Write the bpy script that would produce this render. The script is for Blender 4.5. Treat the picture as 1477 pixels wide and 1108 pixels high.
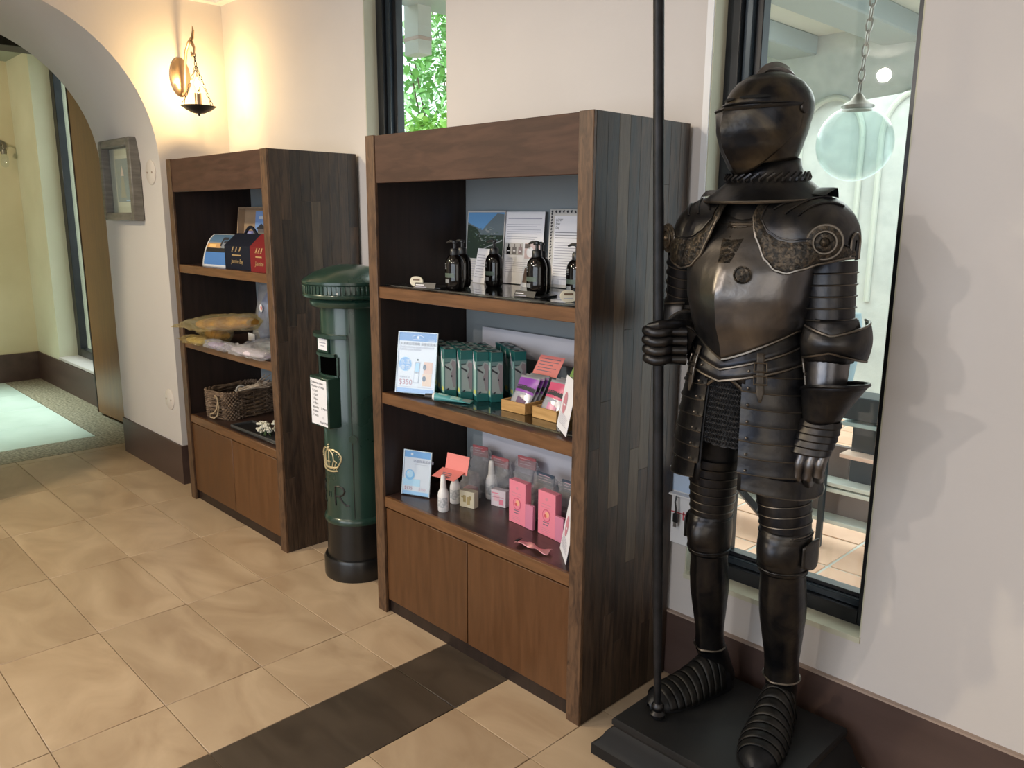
import bpy, bmesh, math, random
from mathutils import Vector, Matrix, noise
PI = math.pi
random.seed(7)
SC = bpy.context.scene
for o in list(bpy.data.objects): bpy.data.objects.remove(o)
COL = SC.collection

# ------------------------------------------------------------------ camera
cam_d = bpy.data.cameras.new('camera'); cam = bpy.data.objects.new('camera', cam_d); COL.objects.link(cam)
R_ = Vector((0.69716, 0.71688, 0.00647)); U_ = Vector((-0.14976, 0.13680, 0.97921)); F_ = Vector((-0.70110, 0.68364, -0.20273))
m = Matrix((R_, U_, -F_)).transposed().to_4x4(); m.translation = Vector((0, -2.1094, 1.5))
cam.matrix_world = m
cam_d.sensor_width = 36; cam_d.lens = 1157.3 * 36 / 1477; cam_d.clip_start = .05; cam_d.clip_end = 100
SC.camera = cam

# ------------------------------------------------------------------ world, lights, exposure
w = bpy.data.worlds.new('sky'); SC.world = w; w.use_nodes = True
bg = w.node_tree.nodes['Background']; bg.inputs[0].default_value = (.80, .92, 1.0, 1); bg.inputs[1].default_value = 3.0
def area(name, loc, target, sx, sy, power, col):
    l = bpy.data.lights.new(name, 'AREA'); l.shape = 'RECTANGLE'; l.size = sx; l.size_y = sy; l.energy = power; l.color = col
    o = bpy.data.objects.new(name, l); COL.objects.link(o); o.location = loc
    o.rotation_euler = (Vector(target) - Vector(loc)).to_track_quat('-Z', 'Y').to_euler(); return o
def spot(name, loc, target, power, col, ang=100, rad=.05, blend=.6):
    l = bpy.data.lights.new(name, 'SPOT'); l.energy = power; l.color = col; l.spot_size = math.radians(ang); l.spot_blend = blend; l.shadow_soft_size = rad
    o = bpy.data.objects.new(name, l); COL.objects.link(o); o.location = loc
    o.rotation_euler = (Vector(target) - Vector(loc)).to_track_quat('-Z', 'Y').to_euler(); return o
area('rear_daylight_fill', (-1.2, -5.3, 1.55), (-1.4, 0, 1.2), 4.0, 1.9, 76, (.80, .90, 1.0))  # added area light for unseen windows; the rear wall has no openings
area('side_daylight_fill', (2.3, -3.4, 1.6), (-1.6, -.4, 1.0), 2.4, 2.0, 22, (1.0, .96, .88))  # added fill light from the side; the wall behind it is closed
spot('far_floor_daylight_fill', (-7.0, -1.3, 2.7), (-6.9, -1.0, 0), 600, (.76, 1.0, .94), 62, .25, .8)  # spot added under the ceiling to stand in for daylight on the floor
spot('far_room_warm_light', (-6.6, -2.4, 2.5), (-8.3, -.5, 1.3), 85, (1.0, .86, .60), 110, .15, .9)
area('veranda_fill_light', (-2.6, 2.4, 2.5), (-2.4, 2.2, 0), 3.4, 2.6, 78, (.95, 1.0, .98))  # fill light added under the closed veranda ceiling to brighten the tiles
spot('ceiling_spot_hall', (-2.75, -4.4, 2.62), (-1.2, 0, .9) , 84, (1.0, .89, .78), 95, .05)
spot('ceiling_spot_near', (-1.35, -3.3, 2.62), (-1.0, 0, .8), 36, (1.0, .89, .78), 95, .06)
spot('ceiling_spot_left', (-4.0, -2.7, 2.62), (-3.4, -1.2, 0), 120, (1.0, .84, .55), 120, .06)
spot('ceiling_spot_shelf', (-2.6, -1.9, 2.66), (-2.2, -.2, .9), 28, (1.0, .86, .68), 80, .04)
pl = bpy.data.lights.new('sconce_bulb_light', 'POINT'); pl.energy = 13; pl.color = (1.0, .68, .30); pl.shadow_soft_size = .03
po = bpy.data.objects.new('sconce_bulb_light', pl); COL.objects.link(po); po.location = (-4.215, -.25, 2.19)
SC.view_settings.view_transform = 'Standard'; SC.view_settings.look = 'None'; SC.view_settings.gamma = 1
SC.view_settings.exposure = 0.36; SC.view_settings.use_curve_mapping = False

# ------------------------------------------------------------------ materials
MATS = {}
def mat(name, col=(.5, .5, .5), rough=.5, metal=0., spec=.5, emis=None, es=0., alpha=None, coat=0.):
    if name in MATS: return MATS[name]
    mm = bpy.data.materials.new(name); mm.use_nodes = True; b = mm.node_tree.nodes['Principled BSDF']
    b.inputs['Base Color'].default_value = (*col, 1); b.inputs['Roughness'].default_value = rough; b.inputs['Metallic'].default_value = metal
    b.inputs['Specular IOR Level'].default_value = spec; b.inputs['Coat Weight'].default_value = coat
    if emis: b.inputs['Emission Color'].default_value = (*emis, 1); b.inputs['Emission Strength'].default_value = es
    MATS[name] = mm; return mm
def nodes(mm): return mm.node_tree.nodes, mm.node_tree.links, mm.node_tree.nodes['Principled BSDF']
def noisy(mm, c1, c2, scale=5., detail=4., stretch=(1, 1, 1), dist=0., bump=0., bscale=None, rnd=0., lo=.35, hi=.65, rvar=None, hue=0.):
    """colour from stretched noise between c1 and c2; per-object random offset and brightness"""
    N, L, b = nodes(mm)
    tc = N.new('ShaderNodeTexCoord'); mp = N.new('ShaderNodeMapping'); mp.inputs['Scale'].default_value = stretch
    L.new(tc.outputs['Object'], mp.inputs['Vector']); vec = mp.outputs['Vector']
    oi = N.new('ShaderNodeObjectInfo')
    if rnd:
        ml = N.new('ShaderNodeMath'); ml.operation = 'MULTIPLY'; ml.inputs[1].default_value = 37.; L.new(oi.outputs['Random'], ml.inputs[0])
        ad = N.new('ShaderNodeVectorMath'); ad.operation = 'ADD'; L.new(vec, ad.inputs[0]); L.new(ml.outputs[0], ad.inputs[1]); vec = ad.outputs[0]
    nt = N.new('ShaderNodeTexNoise'); nt.inputs['Scale'].default_value = scale; nt.inputs['Detail'].default_value = detail; nt.inputs['Distortion'].default_value = dist
    L.new(vec, nt.inputs['Vector'])
    cr = N.new('ShaderNodeValToRGB'); cr.color_ramp.elements[0].position = lo; cr.color_ramp.elements[1].position = hi
    cr.color_ramp.elements[0].color = (*c1, 1); cr.color_ramp.elements[1].color = (*c2, 1)
    L.new(nt.outputs['Fac'], cr.inputs['Fac']); out = cr.outputs['Color']
    if rnd:
        mr = N.new('ShaderNodeMapRange'); mr.inputs['To Min'].default_value = 1 - rnd; mr.inputs['To Max'].default_value = 1 + rnd; L.new(oi.outputs['Random'], mr.inputs['Value'])
        hs = N.new('ShaderNodeHueSaturation'); L.new(out, hs.inputs['Color']); L.new(mr.outputs[0], hs.inputs['Value']); out = hs.outputs['Color']
    L.new(out, b.inputs['Base Color'])
    if bump:
        bt = N.new('ShaderNodeTexNoise'); bt.inputs['Scale'].default_value = bscale or scale * 4; bt.inputs['Detail'].default_value = 5
        L.new(vec, bt.inputs['Vector']); bp = N.new('ShaderNodeBump'); bp.inputs['Strength'].default_value = bump; bp.inputs['Distance'].default_value = .004
        L.new(bt.outputs['Fac'], bp.inputs['Height']); L.new(bp.outputs[0], b.inputs['Normal'])
    if rvar:
        mr2 = N.new('ShaderNodeMapRange'); mr2.inputs['To Min'].default_value = rvar[0]; mr2.inputs['To Max'].default_value = rvar[1]
        L.new(nt.outputs['Fac'], mr2.inputs['Value']); L.new(mr2.outputs[0], b.inputs['Roughness'])
    return mm
plaster = noisy(mat('wall_plaster', rough=.85, spec=.2), (.58, .54, .52), (.62, .58, .56), 1.2, 3, bump=.10, bscale=60)
reveal_m = noisy(mat('reveal_plaster', rough=.8), (.52, .50, .38), (.58, .56, .44), 3, bump=.08, bscale=50)
far_plaster = noisy(mat('far_room_plaster', rough=.85, spec=.2), (.62, .54, .36), (.68, .60, .42), 2, bump=.08, bscale=50)
ceil_m = mat('ceiling_paint', (.72, .69, .62), .9)
grout = mat('tile_grout', (.26, .20, .14), .8)
tile_m = noisy(mat('beige_floor_tile', rough=.3, spec=.45), (.40, .28, .18), (.56, .42, .285), 2.6, 5, (.8, 1.6, 1), 1.6, rnd=.07, bump=.02, bscale=80, rvar=(.25, .42), lo=.3, hi=.7)
band_m = noisy(mat('dark_floor_tile', rough=.35), (.050, .036, .026), (.075, .055, .040), 3, 4, (1, 3, 1), 1., rnd=.08, bump=.05, rvar=(.3, .5))
teal_tile = noisy(mat('pale_far_floor_tile', rough=.22), (.52, .60, .53), (.62, .69, .62), 2, rnd=.06, rvar=(.18, .3))
granite = noisy(mat('speckled_mosaic', rough=.4), (.10, .08, .05), (.40, .34, .25), 60, 3, rnd=.0)
base_m = noisy(mat('brown_baseboard', rough=.45), (.060, .034, .028), (.080, .048, .040), 2, 4, (1, 6, 6), bump=.03, rvar=(.4, .55))
cap_m = mat('baseboard_cap', (.36, .27, .22), .5)
white_trim = mat('white_trim', (.78, .78, .80), .5)
frame_m = noisy(mat('black_window_frame', rough=.35, metal=.2), (.008, .009, .011), (.016, .017, .02), 8, rvar=(.25, .4))
frame2_m = mat('blue_black_glazing_bead', (.045, .06, .075), .25, .6)
wood_front = noisy(mat('walnut_front', rough=.38), (.070, .030, .014), (.105, .046, .022), 7, 5, (1, 1, 12), .6, rnd=.05, bump=.04, rvar=(.3, .5))
wood_rail = noisy(mat('walnut_top_rail', rough=.55, spec=.3), (.050, .024, .016), (.080, .040, .027), 5, 5, (1.4, 9, 9), .5, rnd=.04, bump=.04, rvar=(.5, .62))
wood_door = noisy(mat('walnut_door', rough=.42), (.085, .034, .011), (.115, .048, .017), 4, 5, (10, 6, 1.2), .4, rnd=.10, bump=.04, rvar=(.35, .5))
wood_lip = noisy(mat('walnut_shelf_lip', rough=.38), (.11, .050, .020), (.17, .080, .034), 5, 5, (1.5, 14, 14), .5, rnd=.05, bump=.04)
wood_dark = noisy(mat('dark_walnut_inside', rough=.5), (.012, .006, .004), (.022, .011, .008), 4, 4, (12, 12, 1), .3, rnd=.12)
wood_shelf = noisy(mat('dark_walnut_shelf_top', rough=.28), (.030, .015, .012), (.055, .030, .024), 4, 4, (1, 10, 1), .3)
wood_edge = noisy(mat('worn_walnut_edge', rough=.5), (.045, .022, .012), (.125, .066, .034), 9, 6, (5, 5, 1.3), 1.5, rnd=.05, bump=.1, lo=.3, hi=.62)
stave_m = noisy(mat('laminated_walnut_stave', rough=.3), (.020, .011, .007), (.065, .038, .023), 5, 6, (14, 9, 1), 1.2, rnd=.40, bump=.14, bscale=40, rvar=(.42, .6))
stave_lt = noisy(mat('pale_walnut_stave', rough=.32), (.070, .045, .028), (.120, .082, .052), 5, 6, (14, 9, 1), 1.2, rnd=.25, bump=.14, bscale=40, rvar=(.42, .6))
back_m = mat('grey_blue_back_panel', (.27, .30, .32), .6)
green_p = noisy(mat('green_gloss_paint', rough=.28, coat=.3), (.012, .036, .027), (.018, .050, .037), 6, bump=.04, bscale=35, rvar=(.22, .36))
black_p = noisy(mat('black_gloss_paint', rough=.3), (.006, .006, .006), (.011, .010, .010), 8, bump=.05, bscale=30)
gold_m = mat('aged_gold_paint', (.62, .52, .32), .42, .5)
brass = mat('sconce_bronze', (.42, .30, .20), .32, .9)
iron = mat('dark_iron', (.02, .018, .016), .45, .7)
paper = mat('white_paper', (.80, .80, .86), .6)
cream = mat('cream_card', (.72, .66, .52), .6)
black_card = mat('black_card', (.012, .012, .014), .35)
ink = mat('black_ink', (.03, .03, .04), .6)
grey_ink = mat('grey_ink', (.36, .36, .46), .6)
wicker_m = noisy(mat('grey_brown_wicker', rough=.7), (.075, .045, .028), (.20, .135, .09), 30, 3, bump=.2, bscale=120)
def colr(name, c, rough=.5, **k): return mat(name, c, rough, **k)
blue_p = colr('print_blue', (.16, .36, .70)); sky_p = colr('print_pale_blue', (.42, .66, .92)); red_p = colr('print_red', (.62, .10, .12))
pink_p = colr('pink_print', (.80, .24, .33), .4); salmon_p = colr('salmon_card', (.78, .24, .22), .5)
skin_p = colr('print_skin_tone', (.80, .50, .38)); green_print = colr('print_green', (.20, .34, .08)); purple_p = colr('print_purple', (.28, .07, .42), .3)
teal_p = colr('print_teal', (.010, .105, .105), .35); mint_p = colr('print_mint', (.34, .55, .52), .3); silver_p = colr('print_silver_grey', (.30, .34, .34), .35)
mauve_p = colr('print_mauve_grey', (.24, .20, .22), .35); slate_p = colr('print_slate', (.07, .10, .14), .4); yel_p = colr('print_yellow', (.72, .70, .18))
navy_m = colr('navy_card', (.007, .009, .020), .7, spec=.2); redbox_m = colr('dark_red_card', (.17, .014, .016), .7, spec=.2); goldink = colr('gold_ink', (.60, .42, .20), .4, metal=.4)
tan_m = noisy(mat('kraft_board', rough=.8), (.34, .23, .14), (.40, .28, .18), 8)
bamboo = noisy(mat('bamboo_tray_wood', rough=.5), (.40, .22, .07), (.56, .33, .13), 7, 4, (1, 12, 12), .3, rnd=.08)
bottle_m = colr('black_glossy_bottle', (.004, .003, .003), .07); pump_m = colr('charcoal_pump', (.012, .013, .016), .35)
white_plastic = colr('white_bottle_plastic', (.78, .77, .78), .3)
def see_through(name, tint, rough=.02, gl=None, ior=1.45):
    """thin clear sheet: tinted transparency plus Schlick reflection (same from either side)"""
    mm = bpy.data.materials.new(name); mm.use_nodes = True; N = mm.node_tree.nodes; L = mm.node_tree.links; N.clear()
    o = N.new('ShaderNodeOutputMaterial'); t = N.new('ShaderNodeBsdfTransparent'); t.inputs[0].default_value = (*tint, 1)
    g = N.new('ShaderNodeBsdfGlossy'); g.inputs['Roughness'].default_value = rough; g.inputs['Color'].default_value = (1, 1, 1, 1)
    lw = N.new('ShaderNodeLayerWeight'); lw.inputs[0].default_value = .5
    pw = N.new('ShaderNodeMath'); pw.operation = 'POWER'; pw.inputs[1].default_value = 5.; L.new(lw.outputs['Facing'], pw.inputs[0])
    f0 = ((ior - 1) / (ior + 1)) ** 2; ma = N.new('ShaderNodeMath'); ma.operation = 'MULTIPLY_ADD'; ma.inputs[1].default_value = 1 - f0; ma.inputs[2].default_value = f0; L.new(pw.outputs[0], ma.inputs[0])
    mx = N.new('ShaderNodeMixShader'); L.new(ma.outputs[0], mx.inputs[0])
    L.new(t.outputs[0], mx.inputs[1]); L.new(g.outputs[0], mx.inputs[2]); L.new(mx.outputs[0], o.inputs[0]); MATS[name] = mm
    if gl is not None:
        bp = N.new('ShaderNodeBump'); bp.inputs['Strength'].default_value = gl; nt = N.new('ShaderNodeTexNoise'); nt.inputs['Scale'].default_value = 45; nt.inputs['Detail'].default_value = 2
        bp.inputs['Distance'].default_value = .01
        L.new(nt.outputs['Fac'], bp.inputs['Height']); L.new(bp.outputs[0], g.inputs['Normal']); L.new(bp.outputs[0], lw.inputs['Normal'])
        df = N.new('ShaderNodeBsdfDiffuse'); df.inputs[0].default_value = (*tint, 1); m2 = N.new('ShaderNodeMixShader'); m2.inputs[0].default_value = .16 if tint[2] > .6 else .06
        L.new(mx.outputs[0], m2.inputs[1]); L.new(df.outputs[0], m2.inputs[2]); L.new(m2.outputs[0], o.inputs[0])
    return mm
glass_m = see_through('window_glass', (.95, .98, .97), .01)
clear_m = see_through('clear_acrylic', (.93, .96, .98), .02)
cello = see_through('clear_cellophane', (.88, .88, .91), .14, 1., 2.3)
gold_cello = see_through('yellow_cellophane', (.95, .84, .46), .15, 1., 2.4)
armor = noisy(mat('dark_bronzed_steel', rough=.36, metal=.92), (.022, .024, .031), (.066, .060, .054), 13, 6, dist=.8, bump=.22, bscale=55, rvar=(.26, .46), lo=.35, hi=.72)
armor_hi = noisy(mat('polished_plate_steel', rough=.3, metal=.95), (.085, .085, .095), (.22, .20, .185), 8, 6, dist=.8, bump=.22, bscale=45, rvar=(.22, .40), lo=.3, hi=.7)
armor_rel = noisy(mat('embossed_bronze_border', rough=.45, metal=.85), (.022, .020, .018), (.080, .062, .045), 95, 3, dist=.6, bump=.9, bscale=95, lo=.42, hi=.66)
armor_helm = noisy(mat('patinated_helmet_steel', rough=.34, metal=.92), (.020, .021, .025), (.115, .092, .062), 7, 6, dist=1.2, bump=.3, bscale=40, rvar=(.24, .44), lo=.40, hi=.75)
armor_dk = noisy(mat('dark_foot_steel', rough=.5, metal=.8), (.016, .016, .017), (.036, .033, .030), 20, bump=.2, bscale=80)
armor_edge = mat('edge_highlight_steel', (.15, .13, .11), .36, .95)  # paler steel; bright edge highlights of the plates are put into its colour
armor_blk = noisy(mat('black_steel', rough=.45, metal=.6), (.010, .011, .013), (.022, .022, .026), 20, bump=.2, bscale=90)
mail_m = noisy(mat('black_mail', rough=.5, metal=.7), (.010, .011, .014), (.035, .034, .036), 90, 2, (1, 1, 2.2), bump=.6, bscale=120)
plinth_m = noisy(mat('black_plinth_paint', rough=.55, spec=.25), (.008, .008, .009), (.014, .013, .013), 6, bump=.05, rvar=(.5, .65))

# ------------------------------------------------------------------ helpers
class B:
    def __init__(s): s.bm = bmesh.new(); s.mats = []; s.ci = 0
    def use(s, mm):
        if mm not in s.mats: s.mats.append(mm)
        s.ci = s.mats.index(mm); return s
    def _fin(s, faces):
        for f in faces: f.material_index = s.ci; f.smooth = True
    def box(s, x0, x1, y0, y1, z0, z1, bev=0., M=None):
        vs = [s.bm.verts.new((x, y, z)) for x in (x0, x1) for y in (y0, y1) for z in (z0, z1)]
        q = [(0, 1, 3, 2), (4, 6, 7, 5), (0, 4, 5, 1), (2, 3, 7, 6), (0, 2, 6, 4), (1, 5, 7, 3)]
        fs = [s.bm.faces.new([vs[i] for i in f]) for f in q]; s._fin(fs)
        if bev:
            r = bmesh.ops.bevel(s.bm, geom=list({e for f in fs for e in f.edges}), offset=bev, segments=1, affect='EDGES', profile=.5); s._fin(r['faces'])
            vs = list({v for f in r['faces'] for v in f.verts} | {v for v in vs if v.is_valid})
        if M is not None:
            for v in vs: v.co = M @ v.co
        return s
    def poly(s, pts):
        f = s.bm.faces.new([s.bm.verts.new(p) for p in pts]); s._fin([f]); return s
    def surf(s, fn, nu, nv, cu=False, cv=False, capu=False):
        g = []
        for j in range(nv + (0 if cv else 1)):
            g.append([s.bm.verts.new(fn(i / nu, j / nv)) for i in range(nu + (0 if cu else 1))])
        nj = len(g); ni = len(g[0]); fs = []
        for j in range(nj if cv else nj - 1):
            for i in range(ni if cu else ni - 1):
                a = [g[j][i], g[j][(i + 1) % ni], g[(j + 1) % nj][(i + 1) % ni], g[(j + 1) % nj][i]]
                try: fs.append(s.bm.faces.new(a))
                except ValueError: pass
        if capu and cu: 
            fs.append(s.bm.faces.new(list(reversed(g[0])))); fs.append(s.bm.faces.new(g[-1]))
        s._fin(fs); return s
    def lathe(s, prof, c=(0, 0, 0), n=32, sx=1., sy=1., cap=True):
        k = len(prof) - 1
        def fn(u, v):
            r, z = prof[min(k, int(round(v * k)))]; a = 2 * PI * u
            return (c[0] + r * sx * math.cos(a), c[1] + r * sy * math.sin(a), c[2] + z)
        return s.surf(fn, n, k, cu=True, capu=cap)
    def tube(s, pts, r, n=8, closed=False, cap=True):
        P = [Vector(p) for p in pts]; K = len(P); g = []; up = None
        for i in range(K):
            a = P[(i - 1) % K] if (i > 0 or closed) else P[i]; b = P[(i + 1) % K] if (i < K - 1 or closed) else P[i]
            t = (b - a).normalized() if (b - a).length > 1e-9 else Vector((0, 0, 1))
            if up is None:
                up = t.cross(Vector((0, 0, 1)));
                if up.length < .1: up = t.cross(Vector((1, 0, 0)))
            up = (up - t * up.dot(t)).normalized(); sd = t.cross(up)
            rr = r[i] if isinstance(r, (list, tuple)) else r
            g.append([s.bm.verts.new(P[i] + up * rr * math.cos(2 * PI * j / n) + sd * rr * math.sin(2 * PI * j / n)) for j in range(n)])
        fs = []
        for i in range(K if closed else K - 1):
            h = g[(i + 1) % K]
            for j in range(n): fs.append(s.bm.faces.new([g[i][j], g[i][(j + 1) % n], h[(j + 1) % n], h[j]]))
        if cap and not closed: fs += [s.bm.faces.new(list(reversed(g[0]))), s.bm.faces.new(g[-1])]
        s._fin(fs); return s
    def prism(s, pts2, plane, d0, d1):
        """extrude 2D outline; plane 'xz' extrudes along y, 'yz' along x, 'xy' along z"""
        def P(p, d): return {'xz': (p[0], d, p[1]), 'yz': (d, p[0], p[1]), 'xy': (p[0], p[1], d)}[plane]
        a = [s.bm.verts.new(P(p, d0)) for p in pts2]; b = [s.bm.verts.new(P(p, d1)) for p in pts2]; n = len(a)
        fs = [s.bm.faces.new(a), s.bm.faces.new(list(reversed(b)))]
        for i in range(n): fs.append(s.bm.faces.new([a[i], b[i], b[(i + 1) % n], a[(i + 1) % n]]))
        s._fin(fs); return s
    def ball(s, c, r, sx=1, sy=1, sz=1, n=12):
        def fn(u, v):
            a = 2 * PI * u; t = PI * (.02 + .96 * v)
            return (c[0] + r * sx * math.sin(t) * math.cos(a), c[1] + r * sy * math.sin(t) * math.sin(a), c[2] - r * sz * math.cos(t))
        return s.surf(fn, n, max(6, n // 2 + 1), cu=True, capu=True)
    def text(s, txt, size, x, y, depth=0., align='LEFT', shear=0., sx=1.):
        """flat writing in the local xz plane (front faces -y), baseline at (x, y=z)"""
        cu = bpy.data.curves.new('t', 'FONT'); cu.body = txt; cu.size = size; cu.align_x = align; cu.shear = shear; cu.resolution_u = 3
        ob = bpy.data.objects.new('t', cu); COL.objects.link(ob); bpy.context.view_layer.update()
        me = bpy.data.meshes.new_from_object(ob.evaluated_get(bpy.context.evaluated_depsgraph_get()))
        vs = [s.bm.verts.new((x + v.co.x * sx, -depth, y + v.co.y)) for v in me.vertices]; fs = []
        for p in me.polygons:
            try: fs.append(s.bm.faces.new([vs[i] for i in p.vertices]))
            except ValueError: pass
        s._fin(fs); bpy.data.objects.remove(ob); bpy.data.curves.remove(cu); bpy.data.meshes.remove(me); return s
    def xf(s, M):
        for v in s.bm.verts: v.co = M @ v.co
        return s
    def build(s, name, mm=None, parent=None, loc=None, rz=0., label=None, solid=0., sharp=.7, stuff=False):
        me = bpy.data.meshes.new(name)
        bmesh.ops.recalc_face_normals(s.bm, faces=s.bm.faces[:]) if not getattr(s, 'keep', False) else None
        s.bm.to_mesh(me); s.bm.free()
        for q in (s.mats if s.mats else [mm]): me.materials.append(q)
        me.set_sharp_from_angle(angle=sharp)
        o = bpy.data.objects.new(name, me); COL.objects.link(o)
        if parent is not None: o.parent = parent
        if loc is not None: o.location = loc
        if rz: o.rotation_euler.z = rz
        if label: o['label'] = label
        if stuff: o['kind'] = 'stuff'
        if solid:
            md = o.modifiers.new('thickness', 'SOLIDIFY'); md.thickness = solid; md.offset = 0
        return o
def thing(name, label, cat, loc=(0, 0, 0), rz=0., group=None, rx=0.):
    o = bpy.data.objects.new(name, None); COL.objects.link(o); o.location = loc; o.rotation_euler = (rx, 0, rz); o.empty_display_size = .05
    o['label'] = label; o['category'] = cat
    if group: o['group'] = group
    return o
def tag(o, label, cat, group=None):
    o['label'] = label; o['category'] = cat
    if group: o['group'] = group
    return o
def struct(o, label=None):
    o['kind'] = 'structure'
    if label: o['label'] = label
    return o
def copy_tree(o, parent=None):
    c = o.copy(); COL.objects.link(c); c.parent = parent
    for ch in list(o.children): copy_tree(ch, c)
    return c
def quad(b, mm, x0, x1, z0, z1, d): b.use(mm).poly([(x0, -d, z0), (x1, -d, z0), (x1, -d, z1), (x0, -d, z1)])
def disc(b, mm, x, z, r, d, n=20, sz=1.): b.use(mm).poly([(x + r * math.cos(2 * PI * i / n), -d, z + r * sz * math.sin(2 * PI * i / n)) for i in range(n)])
def lines(b, mm, x0, x1, z, n, dz, h, d, jag=.25):
    for i in range(n): quad(b, mm, x0, x1 - (x1 - x0) * random.random() * jag, z - i * dz, z - i * dz + h, d)
def rects_wall(b, us, vs, holes, emit):
    pass

# ================================================================== SETTING
XC, YJ, XF = -4.431, -.39, -5.346
ZC = 2.72
# floor with separate tiles
b = B(); b.box(XF - .22, .9, -3.3, .0, -.06, -.004); floor = struct(b.build('floor', grout), 'beige tiled floor with a dark band')
def tile_mesh(wx, wy, mm, name):
    q = B(); q.box(-wx / 2, wx / 2, -wy / 2, wy / 2, -.014, 0, .0012); o = q.build(name, mm, floor); return o
G = .0013
def lay(mesh_o, x0, x1, y0, y1, mm, name, parent=floor, g=G):
    return None
protos = {}
def put_tile(x0, x1, y0, y1, mm, name, parent, g=G, z=0.):
    g = min(g, G)
    k = (round(x1 - x0, 3), round(y1 - y0, 3), mm.name)
    if k not in protos:
        q = B(); wx = (x1 - x0) / 2 - g; wy = (y1 - y0) / 2 - g; q.box(-wx, wx, -wy, wy, -.014, 0, .0012)
        o = q.build(name, mm, parent); protos[k] = o
    else:
        o = protos[k].copy(); o.name = name; COL.objects.link(o); o.parent = parent
    o.location = ((x0 + x1) / 2, (y0 + y1) / 2, z); return o
PY = .3235
xs_left = [-2.045]; x = -2.362
while x > -5.6: xs_left.append(x); x -= .62
xs_left.append(-5.545)
xs_right = [-1.73, -1.40, -.78, -.16, .46, .88]
ys = [-.015 - PY * i for i in range(0, 10)]
for i in range(len(ys) - 1):
    for j in range(len(xs_left) - 1):
        xa, xb = xs_left[j + 1], xs_left[j]
        if xb - xa < .05: continue
        put_tile(xa, xb, ys[i + 1], ys[i], tile_m, 'floor_tile', floor)
    for j in range(len(xs_right) - 1):
        if xs_right[j + 1] > 0 and i < 3: continue
        put_tile(xs_right[j], xs_right[j + 1], ys[i + 1], ys[i], tile_m, 'floor_tile', floor)
for i in range(0, 9, 2):
    y1 = ys[i]; y0 = ys[min(i + 2, 9)]
    put_tile(-2.045, -1.73, y0, y1, band_m, 'dark_band_tile', floor)
# far room floor
b = B(); b.box(-8.5, XF - .22, -3.3, .0, -.06, -.004); ffloor = struct(b.build('floor', grout), 'pale tiled floor of the room beyond the arch')
b = B(); b.box(-5.86, -5.548, -3.3, -.14, -.014, 0); b.box(-8.36, -5.864, -.42, -.125, -.014, 0)
struct(b.build('trim_1', granite, ffloor), 'speckled stone mosaic border')
x = -5.866
while x > -8.3:
    y = -.424
    while y > -3.2:
        put_tile(max(x - .6, -8.36), x, y - .6, y, teal_tile, 'pale_floor_tile', ffloor); y -= .6
    x -= .6
# main wall with two openings
K0, K1, KZ0, KZ1 = -1.352, -.778, .366, 2.45
W0, W1, WZ0, WZ1 = -3.093, -2.536, .9, 2.55
T = .20
def wall_panel(b, x0, x1, z0, z1): b.box(x0, x1, 0, T, z0, z1)
b = B()
for a in ((XC - .0, W0, 0, ZC + .1), (W0, W1, 0, WZ0), (W0, W1, WZ1, ZC + .1), (W1, K0, 0, ZC + .1), (K0, K1, 0, KZ0), (K0, K1, KZ1, ZC + .1), (K1, 1.2, 0, ZC + .1)): wall_panel(b, *a)
bmesh.ops.remove_doubles(b.bm, verts=b.bm.verts[:], dist=1e-4)
struct(b.build('wall_back', plaster), 'pale plaster wall behind the shelves and the armour')
# reveal linings (olive painted)
for (x0, x1, z0, z1, n) in ((K0, K1, KZ0, KZ1, 2), (W0, W1, WZ0, WZ1, 3)):
    b = B(); b.box(x0, x0 + .004, .001, .075, z0, z1); b.box(x1 - .004, x1, .001, .075, z0, z1); b.box(x0, x1, -.006, .075, z0 - .012, z0 + .004)
    struct(b.build('trim_%d' % n, reveal_m), 'olive painted window reveal')
b = B(); b.box(K0 - .020, K0 + .001, -.004, .002, .47, KZ1 + .05); struct(b.build('trim_4', white_trim), 'white corner bead left of the tall window')
# windows (frame, beads, pane)
def window(n, x0, x1, z0, z1):
    root = bpy.data.objects.new('window_%d' % n, None); COL.objects.link(root); root.location = (x0, .062, z0); struct(root)
    W, H = x1 - x0, z1 - z0
    b = B(); f = .045
    for q in ((0, f, 0, H), (W - .034, W, 0, H), (f, W - .034, 0, f), (f, W - .034, H - f, H)): b.box(q[0], q[1], 0, .05, q[2], q[3], .002)
    b.build('window_frame', frame_m, root)
    b = B(); g = .028
    for q in ((f, f + g, f, H - f), (f + g, W - .034, f, f + g * .8), (f + g, W - .034, H - f - g, H - f)): b.box(q[0], q[1], .018, .052, q[2], q[3], .003)
    b.build('glazing_bead', frame2_m, root)
    b = B()
    for q in ((f + g, f + g + .022, f + g * .8, H - f - g), (f + g + .022, W - .034, f + g * .8, f + g * .8 + .012)): b.box(q[0], q[1], .036, .075, q[2], q[3], .002)
    b.build('sash', frame_m, root)
    b = B(); b.box(f + g + .02, W - .03, .056, .062, f + g * .8 + .01, H - f - g); b.build('window_pane', glass_m, root)
window(1, K0 + .004, K1 - .004, KZ0 + .004, KZ1)
window(2, W0 + .004, W1 - .004, WZ0 + .004, WZ1)
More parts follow.
